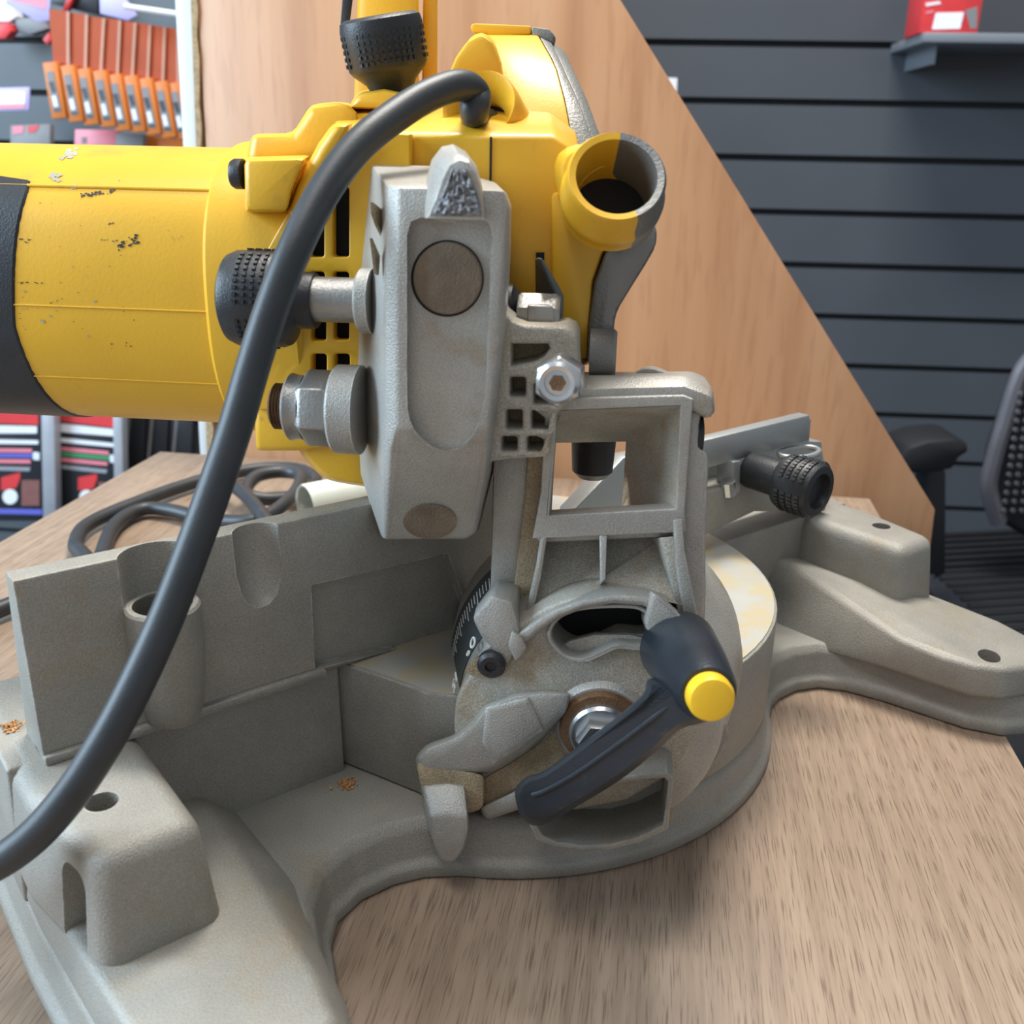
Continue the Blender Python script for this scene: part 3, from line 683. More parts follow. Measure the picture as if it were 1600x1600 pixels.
# head beam: chamfered bar with a hump, running across the top
tb = lambda v, pts: [HV(*p, v) for p in pts]
loft('top_beam', [tb(V1+.001, [(850, 612), (895, 607), (1070, 603), (1112, 618), (1115, 648), (1100, 652), (1078, 640), (850, 640)]),
                  tb(V1+.010, [(850, 590), (897, 588), (1072, 586), (1114, 606), (1118, 646), (1106, 655), (1078, 640), (850, 640)]),
                  tb(V1+.045, [(850, 586), (905, 581), (1082, 580), (1104, 590), (1112, 636), (1100, 645), (1075, 640), (850, 640)])], 'castlight', arm, .0018, bang=18)
loft('top_hump', [tb(V1+.030, dense([(985, 590), (1002, 578), (1018, 576), (1036, 581), (1056, 590), (1056, 604), (985, 604)], 4)), tb(V1+.048, dense([(985, 588), (1002, 575), (1018, 572), (1036, 577), (1056, 588), (1056, 602), (985, 602)], 4))], 'castlight', arm, .0015)
# right flank: tall plate seen edge on
loft('right_flank', [tb(V1+.004, [(1072, 640), (1096, 645), (1092, 665), (1092, 700), (1105, 706), (1107, 722), (1102, 850), (1103, 920), (1100, 1000), (1060, 990), (1064, 900), (1060, 820)]),
                     tb(V1+.052, [(1060, 640), (1088, 645), (1086, 665), (1086, 700), (1099, 706), (1100, 722), (1095, 850), (1096, 920), (1093, 985), (1050, 980), (1054, 900), (1050, 820)])], 'castlight', arm, .0015, bang=30)
lathe('flank_screw', HV(1092, 683, V1+.012), XH, [(-.004, .0075), (.001, .0075), (.0015, .005)], 'black', arm, 24)
# left flank: wide side wall, dusty groove, bright front edge
loft('left_flank', [tb(V1+.012, [(772, 640), (830, 640), (824, 760), (812, 880), (802, 985), (776, 1010), (765, 960), (768, 860)]),
                    tb(V1+.050, [(772, 640), (838, 640), (832, 760), (822, 880), (812, 975), (780, 980), (774, 940), (772, 860)])], 'castlight', arm, .0012)
loft('dusty_groove', [tb(V1+.009, [(826, 700), (862, 700), (852, 830), (836, 930), (822, 990), (794, 1000), (808, 880), (820, 780)]),
                      tb(V1+.03, [(826, 700), (862, 700), (852, 830), (836, 930), (822, 990), (796, 1000), (808, 880), (820, 780)])], 'dusty', arm, .0006)['label'] = 'groove caked with sawdust'
loft('front_edge', [tb(V1-.001, [(861, 640), (872, 640), (868, 700), (858, 820), (846, 900), (833, 960), (820, 962), (838, 880), (850, 800)]),
                    tb(V1+.025, [(861, 640), (872, 640), (868, 700), (858, 820), (846, 900), (833, 960), (820, 962), (838, 880), (850, 800)])], 'castlight', arm, .0012)
# lower trapezoid: recessed web with ribs above the arch
loft('lower_web', [[HV(x, y, V1+.018-.022*min(1, max(0, (y-832)/115))+o) for x, y in ((852, 832), (1062, 822), (1084, 950), (1040, 940), (1000, 934), (958, 932), (912, 938), (868, 953), (826, 980))] for o in (0, .006)], 'castdust', arm, .0005)
r1 = [(852, 835), (1062, 825), (1052, 855), (868, 862)]
loft('cross_shadow_shelf', [tb(V1+.004, [(838, 838), (1068, 826), (1066, 838), (842, 848)]), tb(V1+.03, [(848, 828), (1060, 818), (1058, 830), (850, 840)])], 'castlight', arm, .001)
loft('middle_rib', [[HV(936, 828, V1), HV(949, 827, V1), HV(946, 905, V1-.006), HV(938, 912, V1-.006)], tb(V1+.028, [(936, 828), (949, 827), (946, 925), (934, 928)])], 'castlight', arm, .0006)
loft('side_rib', [tb(V1-.008, [(1052, 812), (1066, 810), (1070, 860), (1090, 960), (1096, 1000), (1072, 980), (1056, 880)]), tb(V1+.03, [(1046, 812), (1062, 810), (1064, 860), (1082, 960), (1086, 990), (1060, 970), (1046, 880)])], 'castlight', arm, .0007)
loft('side_rib', [tb(V1-.003, [(1032, 840), (1054, 838), (1084, 962), (1062, 962)]), tb(V1+.03, [(1010, 840), (1040, 838), (1070, 962), (1034, 962)])], 'castdust', arm, .0006)
# arch rim and the front disc with the kidney slot
arc_o = [(800, 1000), (832, 975), (868, 953), (910, 938), (958, 930), (1005, 932), (1045, 945)]
arc_i = [(1040, 962), (1003, 946), (958, 943), (912, 951), (874, 966), (842, 988), (812, 1014)]
loft('arch_rim', [tb(V1-.014, arc_o+arc_i), tb(V1-.002, [(x, y-16) for x, y in arc_o]+[(x, y-2) for x, y in arc_i])], 'castlight', arm, .0014, bang=45)

dk = [HV(938, 1135, V1-.006)]
dcu, _, dcz = hloc(dk[0]); 
def dpix(ang, r): return (938+r*math.cos(R(ang)), 1135-r*math.sin(R(ang)))
face = [dpix(a, 203 if a < 140 else 203+min(1, (a-140)/30)*26) for a in range(62, 196, 4)]
face += [(712, 1200), (760, 1250), (830, 1262), (900, 1268), (980, 1252), (1060, 1205), (1095, 1140), (1100, 1060), (1075, 990)]
kid = [(862, 990), (872, 970), (895, 957), (930, 951), (975, 950), (1000, 955), (1022, 975), (1020, 1005), (1000, 1012), (965, 1010), (940, 1020), (915, 1030), (888, 1026), (868, 1008)]
fd_ = hp('front_disc', face, [list(reversed(dense(kid, 4)))], V1-.010, .020, 'castdust', bevel=.0016)
kr = dense(kid, 4); kc = Vector((940, 990))
kro = [tuple(kc+(Vector(p)-kc)*1.10) for p in kr]
hp('slot_lip', kro, [list(reversed(kr))], V1-.0125, .010, bevel=.0010, par=fd_)
cb = bmesh.new(); add_loft(cb, [tb(V1-.02, kr), tb(V1+.0105, kr)]); cut(drum, [cb])
loft('slot_shade', [tb(V1+.0095, kr), tb(V1+.0102, kr)], 'dark', fd_)  # black sheet paints the shade deep in the slot
sf = [(866, 1014), (890, 1000), (930, 990), (985, 990), (1022, 1000), (1022, 1018), (980, 1020), (930, 1034), (885, 1036)]
loft('slot_guide', [tb(V1-.006, sf), tb(V1+.008, [(x, y-4) for x, y in sf])], 'castdust', fd_, .002)
# left foot of the arm beside the scale
loft('arm_foot', [tb(V1-.013, [(738, 966), (768, 930), (800, 940), (812, 985), (812, 1005), (796, 1036), (782, 1040), (766, 1010), (752, 995)]),
                  tb(V1+.012, [(742, 950), (776, 905), (812, 910), (820, 965), (816, 990), (796, 1016), (782, 1020), (766, 990), (752, 978)])], 'castlight', arm, .0016)
loft('arm_toe', [tb(V1-.016, [(800, 985), (816, 996), (824, 1014), (806, 1035), (794, 1010)]), tb(V1+.005, [(800, 975), (820, 985), (830, 1004), (810, 1025), (794, 1000)])], 'castlight', arm, .0012)
# scale pointer and its screw
pt = loft('scale_pointer', [tb(V1-.012, dense([(726, 1048), (770, 1008), (790, 1006), (800, 1020), (790, 1050), (772, 1058)], 3)), tb(V1-.004, dense([(726, 1048), (770, 1008), (790, 1006), (800, 1020), (790, 1050), (772, 1058)], 3))], 'dusty', arm)
lathe('pointer_screw', HV(769, 1034, V1-.012), -YH, [(0, .0052), (.003, .0052), (.0042, .004), (.0042, .0022), (.003, .002)], 'black', pt, 24)
# stop finger reaching down left
st = loft('stop_arm', [tb(V1-.017, [(652, 1182), (668, 1168), (712, 1152), (742, 1128), (760, 1104), (806, 1086), (846, 1082), (892, 1084), (884, 1112), (850, 1146), (820, 1172), (772, 1200), (744, 1206), (660, 1206)]),
                       tb(V1-.006, [(646, 1186), (664, 1162), (712, 1146), (738, 1122), (756, 1098), (806, 1080), (846, 1076), (892, 1080), (888, 1116), (856, 1152), (824, 1180), (776, 1210), (744, 1214), (654, 1214)])], 'castlight', arm, .0022, bang=18)
loft('stop_facet', [tb(V1-.0172, [(757, 1105), (826, 1087), (850, 1142), (812, 1170), (770, 1196), (752, 1160)]), tb(V1-.0181, [(768, 1112), (822, 1096), (842, 1134), (806, 1160), (774, 1180), (764, 1150)])], 'castlight', st, .0008)
loft('stop_bracket', [tb(V1-.017, [(650, 1190), (740, 1206), (758, 1212), (756, 1262), (736, 1272), (664, 1262)]), tb(V1-.004, [(650, 1190), (740, 1206), (758, 1212), (756, 1258), (736, 1266), (664, 1256)])], 'dusty', st, .002)
loft('stop_finger', [tb(V1-.026, [(671, 1276), (702, 1272), (732, 1276), (731, 1302), (724, 1326), (712, 1346), (698, 1351), (686, 1342), (676, 1312)]),
                     tb(V1-.017, [(660, 1226), (702, 1222), (726, 1226), (734, 1292), (727, 1318), (714, 1338), (698, 1342), (682, 1330), (668, 1290)]),
                     tb(V1-.004, [(656, 1222), (702, 1218), (726, 1222), (730, 1282), (722, 1304), (710, 1322), (696, 1326), (680, 1316), (664, 1280)])], 'castlight', st, .0015, bang=20)
loft('lower_bar', [tb(V1-.014, [(748, 1262), (800, 1238), (860, 1200), (905, 1172), (915, 1190), (880, 1232), (820, 1262), (760, 1282)]), tb(V1, [(748, 1262), (800, 1238), (860, 1200), (905, 1172), (915, 1190), (880, 1232), (820, 1262), (760, 1282)])], 'castlight', arm, .002)
loft('painted_pocket_shade', [tb(V1-.0104, [(758, 1216), (800, 1192), (850, 1158), (880, 1130), (898, 1150), (895, 1175), (850, 1205), (800, 1236), (756, 1262)]), tb(V1-.010-.0008, [(758, 1216), (800, 1192), (850, 1158), (880, 1130), (898, 1150), (895, 1175), (850, 1205), (800, 1236), (756, 1262)])], 'dusty', arm)  # thin brown sheet paints the shade of the hollow here
# ---- scoop frame under the drum
so = [(828, 1292), (838, 1313), (866, 1324), (910, 1329), (955, 1328), (1000, 1317), (1044, 1296), (1049, 1250), (1053, 1216), (1042, 1207), (1000, 1210), (940, 1222), (880, 1240), (838, 1258)]
si = [(840, 1294), (848, 1306), (870, 1316), (910, 1321), (953, 1320), (996, 1309), (1036, 1290), (1041, 1250), (1044, 1222), (1038, 1216), (1000, 1218), (940, 1230), (884, 1248), (846, 1264)]
scp = plate('scoop_frame', so, [list(reversed(si))], HVf(PV-.020), YH, .030, 'cast', tt, .0006)
loft('scoop_floor', [tb(PV+.004, [(828, 1285), (860, 1308), (955, 1310), (1050, 1285), (1056, 1205), (880, 1235)]), tb(PV+.012, [(828, 1275), (860, 1295), (955, 1298), (1050, 1275), (1056, 1205), (880, 1235)])], 'dusty', tt, .0005)
# apron: turntable flank right of the drum
loft('rear_apron', [tb(PV+.010, [(940, 1230), (1040, 1195), (1085, 1150), (1100, 1100), (1128, 1110), (1140, 1150), (1120, 1190), (1070, 1216), (960, 1240)]), tb(PV+.045, [(940, 1195), (1040, 1155), (1085, 1110), (1095, 1070), (1120, 1080), (1130, 1120), (1110, 1150), (1060, 1170), (960, 1190)])], 'cast', tt, .003)

# ---- bevel clamp lever
fin = [(1008, 930), (1020, 922), (1052, 958), (1080, 985), (1088, 1000), (1060, 1040), (1015, 1030), (1002, 1000)]
loft('lever_lug', [tb(V1-.020, [(1008, 975), (1020, 924), (1034, 934), (1096, 992), (1090, 1010), (1030, 1030)]), tb(V1+.004, [(1000, 960), (1012, 918), (1030, 928), (1090, 980), (1090, 1000), (1020, 1025)])], 'castlight', arm, .0015)
lever = root('clamp_lever', HV(1060, 1010, V1-.02), None); lever.parent = saw; lever.location = WL['clamp_lever']-WL['mitre_saw']
lever['label'] = 'blue black lever with yellow button'
h1 = HV(1107, 1085, V1-.062); h0 = HV(1058, 1010, V1-.014); hd = (h1-h0).normalized(); hl = (h1-h0).length
lathe('hub', h0, hd, [(0, .0122), (.003, .0138), (hl*.5, .0122), (hl-.004, .0098), (hl, .0086)], 'leverblack', lever, 40)
lathe('button', h1-hd*.003, hd, [(0, .0073), (.0065, .0073), (.0082, .0065), (.0086, .005)], 'button', lever, 40)
hnd = dense([(1012, 1062), (1004, 1086), (960, 1122), (905, 1165), (850, 1204), (822, 1214), (806, 1232), (806, 1252), (815, 1276), (833, 1290), (856, 1286), (905, 1258), (970, 1218), (1030, 1170), (1062, 1140), (1096, 1130), (1140, 1112), (1146, 1075), (1110, 1044), (1066, 1052), (1036, 1060)], 3)
def hv_lever(x, y, o):   # the handle sinks slightly towards its tip
    t = min(1, max(0, (1110-x)/300)); k = max(0, min(1, (1098-y)/45))*max(0, min(1, (1085-x)/40))*.014; return HV(x, y, V1-.0595+o+t*.0155+k)
hc_ = [(x, y) for x, y in hnd]
def shrink(pts, s):
    c = Vector((960, 1165)); out = []
    n = len(pts)
    for i in range(n):
        a, b = Vector(pts[i-1]), Vector(pts[(i+1) % n]); tn = (b-a).normalized(); nn = Vector((-tn.y, tn.x))
        q = Vector(pts[i])
        out.append(tuple(q+nn*s))
    return out
ars = sum(hnd[i-1][0]*hnd[i][1]-hnd[i][0]*hnd[i-1][1] for i in range(len(hnd))); sgn = 1 if ars > 0 else -1
loft('handle', [[hv_lever(*p, -.001) for p in shrink(hnd, sgn*9)], [hv_lever(*p, .002) for p in shrink(hnd, sgn*3)], [hv_lever(*p, .006) for p in hnd], [hv_lever(*p, .016) for p in shrink(hnd, sgn*2)], [hv_lever(*p, .019) for p in shrink(hnd, sgn*8)]], 'leverblack', lever, sharp=50)
bm = bmesh.new(); add_tube(bm, spline([hv_lever(x, y, -.0012) for x, y in ((1058, 1092), (1020, 1122), (960, 1167), (895, 1212), (850, 1236), (832, 1242))], 6), .0008, 8)
finish('handle_ridge', bm, 'leverblack', lever)

# ---- swing block: tall cast pivot block of the head
VB = -.138
blk = root('pivot_block', HV(690, 600, VB), None); blk.parent = saw; blk.location = WL['pivot_block']-WL['mitre_saw']
blk['label'] = 'tall silver cast pivot block'
VL = VB+.020
def blkv(x, y, base_v, lowv):  # lower chamfer leans away from the viewer
    return HV(x, y, base_v if y < 700 else base_v+(lowv-base_v)*min(1, (y-690)/150))
front = [(622, 293), (706, 294), (788, 297), (792, 320), (786, 420), (778, 520), (768, 620), (764, 668), (757, 740), (738, 830), (726, 841), (602, 843), (611, 700), (620, 668), (621, 480)]
side1 = [(604, 290), (706, 291), (792, 300), (798, 325), (794, 420), (788, 520), (778, 620), (772, 668), (763, 740), (743, 832), (728, 842), (598, 842), (598, 720), (601, 668), (602, 480)]
back_ = [(579, 256), (690, 259), (775, 285), (800, 320), (798, 420), (794, 520), (786, 620), (780, 668), (770, 740), (748, 830), (728, 842), (594, 838), (563, 740), (556, 620), (563, 420)]
bm = bmesh.new()
rings = [[blkv(x, y, VB, VL) for x, y in front], [blkv(x, y, VB+.004, VL+.002) for x, y in side1], [HV(x, y, VB+.052) for x, y in back_]]
vs = add_loft(bm, rings, caps=False)
bm.faces.new(vs[2]); 
f0_ = vs[0]
bm.faces.new([f0_[i] for i in (0, 1, 2, 3, 4, 5, 6, 7, 13, 14)]); bm.faces.new([f0_[i] for i in (7, 8, 9, 10, 11, 12, 13)])
body = finish('block_body', bm, 'castlight', blk, .0011, bang=14)
ch_ = dense([(642, 346), (700, 346), (764, 348), (766, 430), (763, 520), (759, 600), (752, 650), (735, 686), (700, 704), (664, 690), (640, 655), (636, 600), (636, 520), (636, 430)], 3)
cb = bmesh.new(); add_loft(cb, [[HV(x, y, VB-.01) for x, y in ch_], [HV(x, y, VB+.0048) for x, y in ch_]]); cs = [cb]
for q in ([(584, 322), (600, 335), (600, 375), (590, 350)],):
    pass
cut(body, cs)
pl = plate('shaft_plug', ell(699, 435, 54, 57, 48), [], HVf(VB+.0030), YH, .004, 'plug', blk, .0006)
bm = bmesh.new()
p_o = [HV(x, y, VB+.0047) for x, y in ell(699, 435, 57, 60, 48)]; p_i = [HV(x, y, VB+.0047) for x, y in ell(699, 435, 53, 56, 48)]
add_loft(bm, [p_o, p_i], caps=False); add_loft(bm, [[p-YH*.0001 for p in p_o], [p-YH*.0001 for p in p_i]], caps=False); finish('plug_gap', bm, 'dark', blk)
lowc = ell(672, 815, 42, 27, 36)
bm = bmesh.new(); add_loft(bm, [[blkv(x, y, VB-.0006, VL-.0006) for x, y in lowc], [blkv(x, y, VB+.004, VL+.004) for x, y in lowc]]); finish('lower_plug', bm, 'plug', blk)
# broken lug on top
loft('broken_lug', [[HV(*p, VB-.016) for p in [(668, 341), (680, 312), (692, 280), (703, 258), (718, 250), (733, 254), (745, 272), (752, 300), (757, 344)]],
                    [HV(*p, VB-.010) for p in [(664, 341), (670, 300), (680, 262), (695, 240), (713, 236), (732, 244), (746, 264), (754, 298), (757, 344)]],
                    [HV(*p, VB+.014) for p in [(662, 338), (664, 290), (674, 250), (690, 229), (708, 225), (727, 236), (744, 258), (753, 290), (756, 340)]]], 'castlight', blk, .0012, bang=60)
bm = bmesh.new(); fr = [(672, 338), (684, 318), (696, 290), (706, 268), (720, 262), (736, 272), (745, 292), (751, 320), (753, 339)]
G = 16; gridv = {}
for j in range(G+1):
    t = j/G; yy = 338-74*t
    xl = 672+(706-672)*t**.85; xr = 753-(753-728)*t**1.6
    for i in range(G+1):
        s = i/G; e = min(s, 1-s, t, 1-t)
        gridv[i, j] = bm.verts.new(HV(xl+(xr-xl)*s, yy, VB-.0163-(0 if e < .02 else random.uniform(0, .0014))))
for j in range(G):
    for i in range(G): bm.faces.new((gridv[i, j], gridv[i+1, j], gridv[i+1, j+1], gridv[i, j+1]))
finish('broken_face', bm, 'rawcast', blk, sharp=20)['label'] = 'rough grey broken face'
# side pockets on the block's left flank
for q in ([(583, 316), (598, 328), (600, 345), (600, 372), (590, 352), (584, 334)], [(582, 372), (594, 400), (592, 430), (588, 425)]):
    r1 = [HU(x, y, hloc(HV(600, 330, VB+.01))[0]-.0025) for x, y in q]
    loft('flank_pocket', [r1, [p-XH*.0009 for p in r1]], 'dusty', blk)
# grid flange with nut
fl = [(770, 440), (778, 465), (788, 488), (802, 503), (820, 509), (884, 511), (896, 517), (902, 530), (902, 560), (905, 600), (890, 632), (872, 645), (866, 660), (860, 690), (852, 708), (842, 716), (800, 718), (770, 722), (758, 730)]
hl_ = [[(798, 538), (856, 538), (859, 545), (850, 558), (835, 566), (798, 573)], rrect(796, 590, 821, 621, 4), rrect(833, 600, 870, 634, 4), rrect(790, 641, 816, 672, 4), rrect(830, 642, 860, 672, 4), rrect(783, 683, 808, 706, 4), rrect(823, 683, 850, 707, 4)]
flg = plate('grid_flange', fl, [list(reversed(h)) for h in hl_], HVf(VB+.012), YH, .022, 'castdust', blk, .0015)
loft('flange_back', [tb(VB+.026, [(780, 525), (896, 525), (880, 640), (850, 705), (770, 715)]), tb(VB+.028, [(780, 525), (896, 525), (880, 640), (850, 705), (770, 715)])], 'dusty', blk)
nb = HV(877, 591, VB-.001)
bm = bmesh.new(); x_, y_, d_ = axes((-YH-XH*.10))
nut = lathe('stop_nut', nb-d_*-.0, d_, [(-.002, .0084), (.0060, .0084), (.0072, .0075)], 'steel', blk, 6, bevel=.0005, phase=R(30))
lathe('stop_stud', nb+d_*.003, d_, [(0, .0068), (.0044, .0068), (.0053, .0056), (.0049, .0042), (.004, .0040)], 'steel', blk, 32)
lathe('socket', nb+d_*.0062, d_, [(0, .0027), (.0016, .0027)], 'rust', blk, 6)
lathe('flange_washer', HV(795, 487, VB+.034), XH, [(-.002, .0095), (.0015, .0095), (.003, .0075), (.006, .006)], 'black', blk, 30)
lathe('bolt_head', HV(810, 494, VB+.030), XH, [(0, .0072), (.001, .0080), (.013, .0080), (.0145, .0070)], 'steeldull', blk, 6, hint=(0, 0, 1), phase=R(30))
loft('bolt_block', [tb(VB+.022, [(824, 476), (866, 478), (867, 512), (824, 512)]), tb(VB+.036, [(818, 468), (852, 467), (855, 505), (818, 505)])], 'steeldull', blk, .0012)
# big lock nut, washer sleeve and threaded end at the block's left side
na = HV(548, 640, VB+.026)
slv = lathe('pivot_sleeve', na+XH*.004, -XH, [(0, .0160), (.0085, .0160), (.0095, .0150)], 'castlight', blk, 40)
na2 = na-XH*.0060
ln = lathe('lock_nut', na2, -XH, [(0, .0128), (.0010, .0140), (.0095, .0140), (.0115, .0120)], 'steeldull', blk, 6, bevel=.0012, seg=3, hint=(0, 0, 1), phase=R(18))
lathe('nut_collar', na2-XH*.0105, -XH, [(0, .0118), (.0025, .0115), (.0050, .0122), (.0062, .0108)], 'steeldull', blk, 40)
prof = [(0, .0076)]
for i in range(5): prof += [(.0005+i*.0011, .0084), (.0010+i*.0011, .0074)]
prof += [(.006, .0070)]
lathe('threaded_end', na2-XH*.0166, -XH, prof, 'rust', blk, 32)
# head-lock rod and its black knob
ra = HV(566, 470, VB+.030)
lathe('rod_boss', ra+XH*.004, -XH, [(0, .0112), (.0040, .0112), (.0050, .0100)], 'castlight', blk, 32)
lathe('lock_rod', ra, -XH, [(0, .0078), (.020, .0078)], 'steeldull', blk, 32)
def knurl(bm, base, d, r, t0, t1, rows, nn, skip=None):
    x, y, d = axes(d)
    for i in range(nn):
        a = 2*math.pi*(i+.5)/nn
        if skip and skip(i): continue
        for j in range(rows):
            p = Vector(base)+d*(t0+(t1-t0)*j/(rows-1)); rd = x*math.cos(a)+y*math.sin(a)
            h = math.pi*r/nn*.55
            add_box(bm, p+rd*r, (d, rd.cross(d), rd), (-h, -h, -.0006), (h, h, .0007))
kn0 = HV(490, 470, VB+.030)
kk = lathe('lock_knob', kn0+XH*.001, -XH, [(0, .0095), (.0012, .0098), (.006, .0098), (.0085, .0128), (.0095, .0158), (.0115, .0166), (.0275, .0166), (.0305, .0153), (.0318, .0130), (.0318, .010), (.030, .008)], 'black', blk, 40)
bm = bmesh.new(); knurl(bm, kn0, -XH, .0166, .0135, .0225, 4, 44, lambda i: i % 11 < 2); finish('knob_grip', bm, 'black', kk)

# ---- head: motor, gear case, guard, chute (all yellow plastic and grey metal)
MV = -.030      # motor axis
head = root('saw_head', HV(400, 440, MV), None); head.parent = saw; head.location = WL['saw_head']-WL['mitre_saw']
head['label'] = 'yellow motor and blade head'
def mdepth(): return MV
# section from the silhouette at x=300
VMF = MV-.006
tz = hloc(HV(250, 228, MV-.02))[2]; bz_ = hloc(HV(250, 661, MV-.02))[2]
mz = (tz+bz_)/2; mr = (tz-bz_)/2
def msec(u, s=1.0, n=64, flat=True):
    pts = []
    for i in range(n):
        a = 2*math.pi*i/n; ca, sa = math.cos(a), math.sin(a)
        r = 1.0
        if flat:
            e = 2.5; r = (abs(ca)**e+abs(sa)**e)**(-1/e)
        pts.append(hw(u, MV+ca*mr*s*r, mz+sa*mr*s*r))
    return pts
uE = hloc(HV(322, 440, MV-mr))[0]; uS = uE-.32
def mpt(px, py, off):
    v = MV-mr
    for _ in range(6):
        z = (hloc(HV(px, py, v))[2]-mz)/mr; z = max(-.99, min(.99, z)); v = MV-mr*(1-abs(z)**2.5)**.4
    return HV(px, py, v-off)
bm = bmesh.new(); add_loft(bm, [msec(uS, .97), msec(uS+.01, 1), msec(uE-.01, 1), msec(uE+.004, 1.0)])
bmesh.ops.recalc_face_normals(bm, faces=bm.faces)
rs = random.Random(3)
def scuff(cx, cy, w, h, n, mi, r0, r1, slope=0):
    for _ in range(n):
        x = cx+rs.uniform(-w, w); y = cy+rs.uniform(-h, h)+slope*(x-cx); rr = rs.uniform(r0, r1); k = rs.randint(5, 8); a0 = rs.random()*6
        f = bm.faces.new([bm.verts.new(mpt(x+rr*rs.uniform(.5, 1.3)*math.cos(a0+6.283*q/k), y+rr*.7*rs.uniform(.5, 1.3)*math.sin(a0+6.283*q/k), .00022)) for q in range(k)])
        f.material_index = mi
        f.normal_update()
        if f.normal.dot(EYE-f.calc_center_median()) < 0: f.normal_flip()
scuff(152, 302, 28, 3, 34, 1, 1.0, 3.2, -.12); scuff(200, 378, 16, 7, 26, 1, 1.0, 3.5, -.4); scuff(172, 376, 14, 2, 8, 1, .8, 2)
scuff(40, 376, 9, 3, 8, 1, 1, 2.4); scuff(31, 325, 3, 9, 8, 1, 1, 2.6); scuff(48, 442, 20, 1, 10, 1, .8, 2); scuff(175, 350, 5, 2, 4, 1, 1, 2); scuff(85, 470, 12, 4, 6, 1, .6, 1.6)
scuff(150, 400, 140, 120, 40, 1, .4, 1.2); scuff(85, 470, 70, 60, 14, 2, 1, 3)
scuff(107, 240, 14, 6, 12, 2, 3, 7, -.4); scuff(88, 275, 8, 7, 9, 2, 3, 6); scuff(115, 290, 3, 5, 4, 2, 2, 5); scuff(200, 540, 30, 5, 6, 1, .6, 1.5)
mot = finish('motor', bm, ['yellow', 'blackcard', 'scuffgrey'], head, normals=False)
mot['label'] = 'scuffed yellow motor housing'
for yy in (262, 432, 557):
    p0, p1 = HV(10, yy, MV-mr*.98), HV(318, yy, MV-mr*.98)
# raised seams along the housing
for ang, hgt in ((R(137), .0007), (R(182), .0004), (R(211), .0004)):
    ca, sa = math.cos(ang), math.sin(ang); e = 2.5; rr = (abs(ca)**e+abs(sa)**e)**(-1/e)
    bm = bmesh.new(); add_tube(bm, [hw(uS+.015, MV+ca*mr*rr, mz+sa*mr*rr), hw(uE, MV+ca*mr*rr, mz+sa*mr*rr)], hgt, 8); finish('seam', bm, 'yellow', mot)
# black end bell, its rim curving
def urim(a):
    # a: angle; left flank faces the viewer at 180 deg
    z = math.sin(a)
    yv = 440-z*216
    px = 20 if yv < 480 else 20+(yv-480)*.25
    if yv < 300: px = 20-(300-yv)*.35
    if yv < 278: px = 12-(278-yv)*40
    return hloc(HV(px, max(min(yv, 655), 230), MV-mr))[0]
bm = bmesh.new(); NA = 72; rings = []
for k in range(2): rings.append([])
for i in range(NA):
    a = 2*math.pi*i/NA; ca, sa = math.cos(a), math.sin(a); e = 2.5; rr = (abs(ca)**e+abs(sa)**e)**(-1/e)
    ur = urim(a)
    for k, (u, s) in enumerate(((uS-.004, 1.012), (ur-.001, 1.012))):
        rings[k].append(hw(u, MV+ca*mr*s*rr, mz+sa*mr*s*rr))
tip = [p+(hw(0, MV, mz)-hw(0, hloc(p)[1], hloc(p)[2])).normalized()*.001+XH*.0012 for p in rings[1]]
add_loft(bm, [rings[0], rings[1], tip], caps=False); bm.faces.new([v for v in list(bm.verts)[:NA]])
finish('motor_end_bell', bm, 'black', head)
# collar and gear case shell
uC = hloc(HV(470, 440, MV-mr))[0]
col_ = loft('motor_collar', [msec(uE-.001, 1.005), msec(uE+.001, 1.045), msec(uE+.006, 1.05), msec(uC-.002, 1.05), msec(uC, 1.03), msec(uC+.001, .8)], 'yellow', head, sharp=25)
loft('top_step', [tb(MV-.035, [(388, 240), (392, 211), (458, 210), (486, 166), (532, 160), (560, 175), (560, 260), (388, 260)]), tb(MV+.03, [(388, 240), (392, 209), (458, 208), (486, 163), (532, 158), (560, 165), (560, 260), (388, 260)])], 'yellow', head, .003)
bb = loft('switch_box', [tb(MV-mr-.012, [(382, 250), (478, 247), (470, 262), (455, 300), (448, 330), (384, 330)]), tb(MV-mr+.02, [(380, 245), (486, 242), (476, 258), (458, 300), (450, 334), (382, 334)])], 'yellow', head, .002)
lathe('brush_cap', HV(381, 272, MV-mr-.004), -XH, [(0, .0052), (.0030, .0052), (.0042, .0045)], 'black', head, 24)
GV = -.088     # gear case rear face
# vent plate: a frame with slots, a near-black sheet behind painting the cavity's shade
vent_o = [(448, 335), (470, 290), (520, 205), (640, 210), (640, 600), (440, 640), (400, 640), (400, 420)]
vs_ = [rrect(482, 348, 506, 402, 5), rrect(484, 425, 507, 462, 5), rrect(486, 490, 509, 533, 5), rrect(487, 553, 510, 589, 5),
       rrect(519, 292, 545, 402, 5), rrect(520, 425, 545, 462, 5), rrect(521, 490, 545, 532, 5), rrect(522, 553, 546, 590, 5)]
plate('vent_grille', vent_o, [list(reversed(h)) for h in vs_], HVf(GV), YH, .006, 'yellow', head, .0007)
loft('vent_shade', [tb(GV+.0075, [(470, 285), (640, 285), (640, 600), (470, 600)]), tb(GV+.009, [(470, 285), (640, 285), (640, 600), (470, 600)])], 'dark', head)
loft('shoulder_rib', [tb(GV-.008, [(452, 332), (466, 292), (500, 228), (522, 196), (545, 194), (500, 275), (478, 312), (466, 345)]), tb(GV+.004, [(446, 336), (462, 290), (498, 222), (520, 192), (556, 190), (508, 278), (486, 316), (470, 350)])], 'yellow', head, .0022)
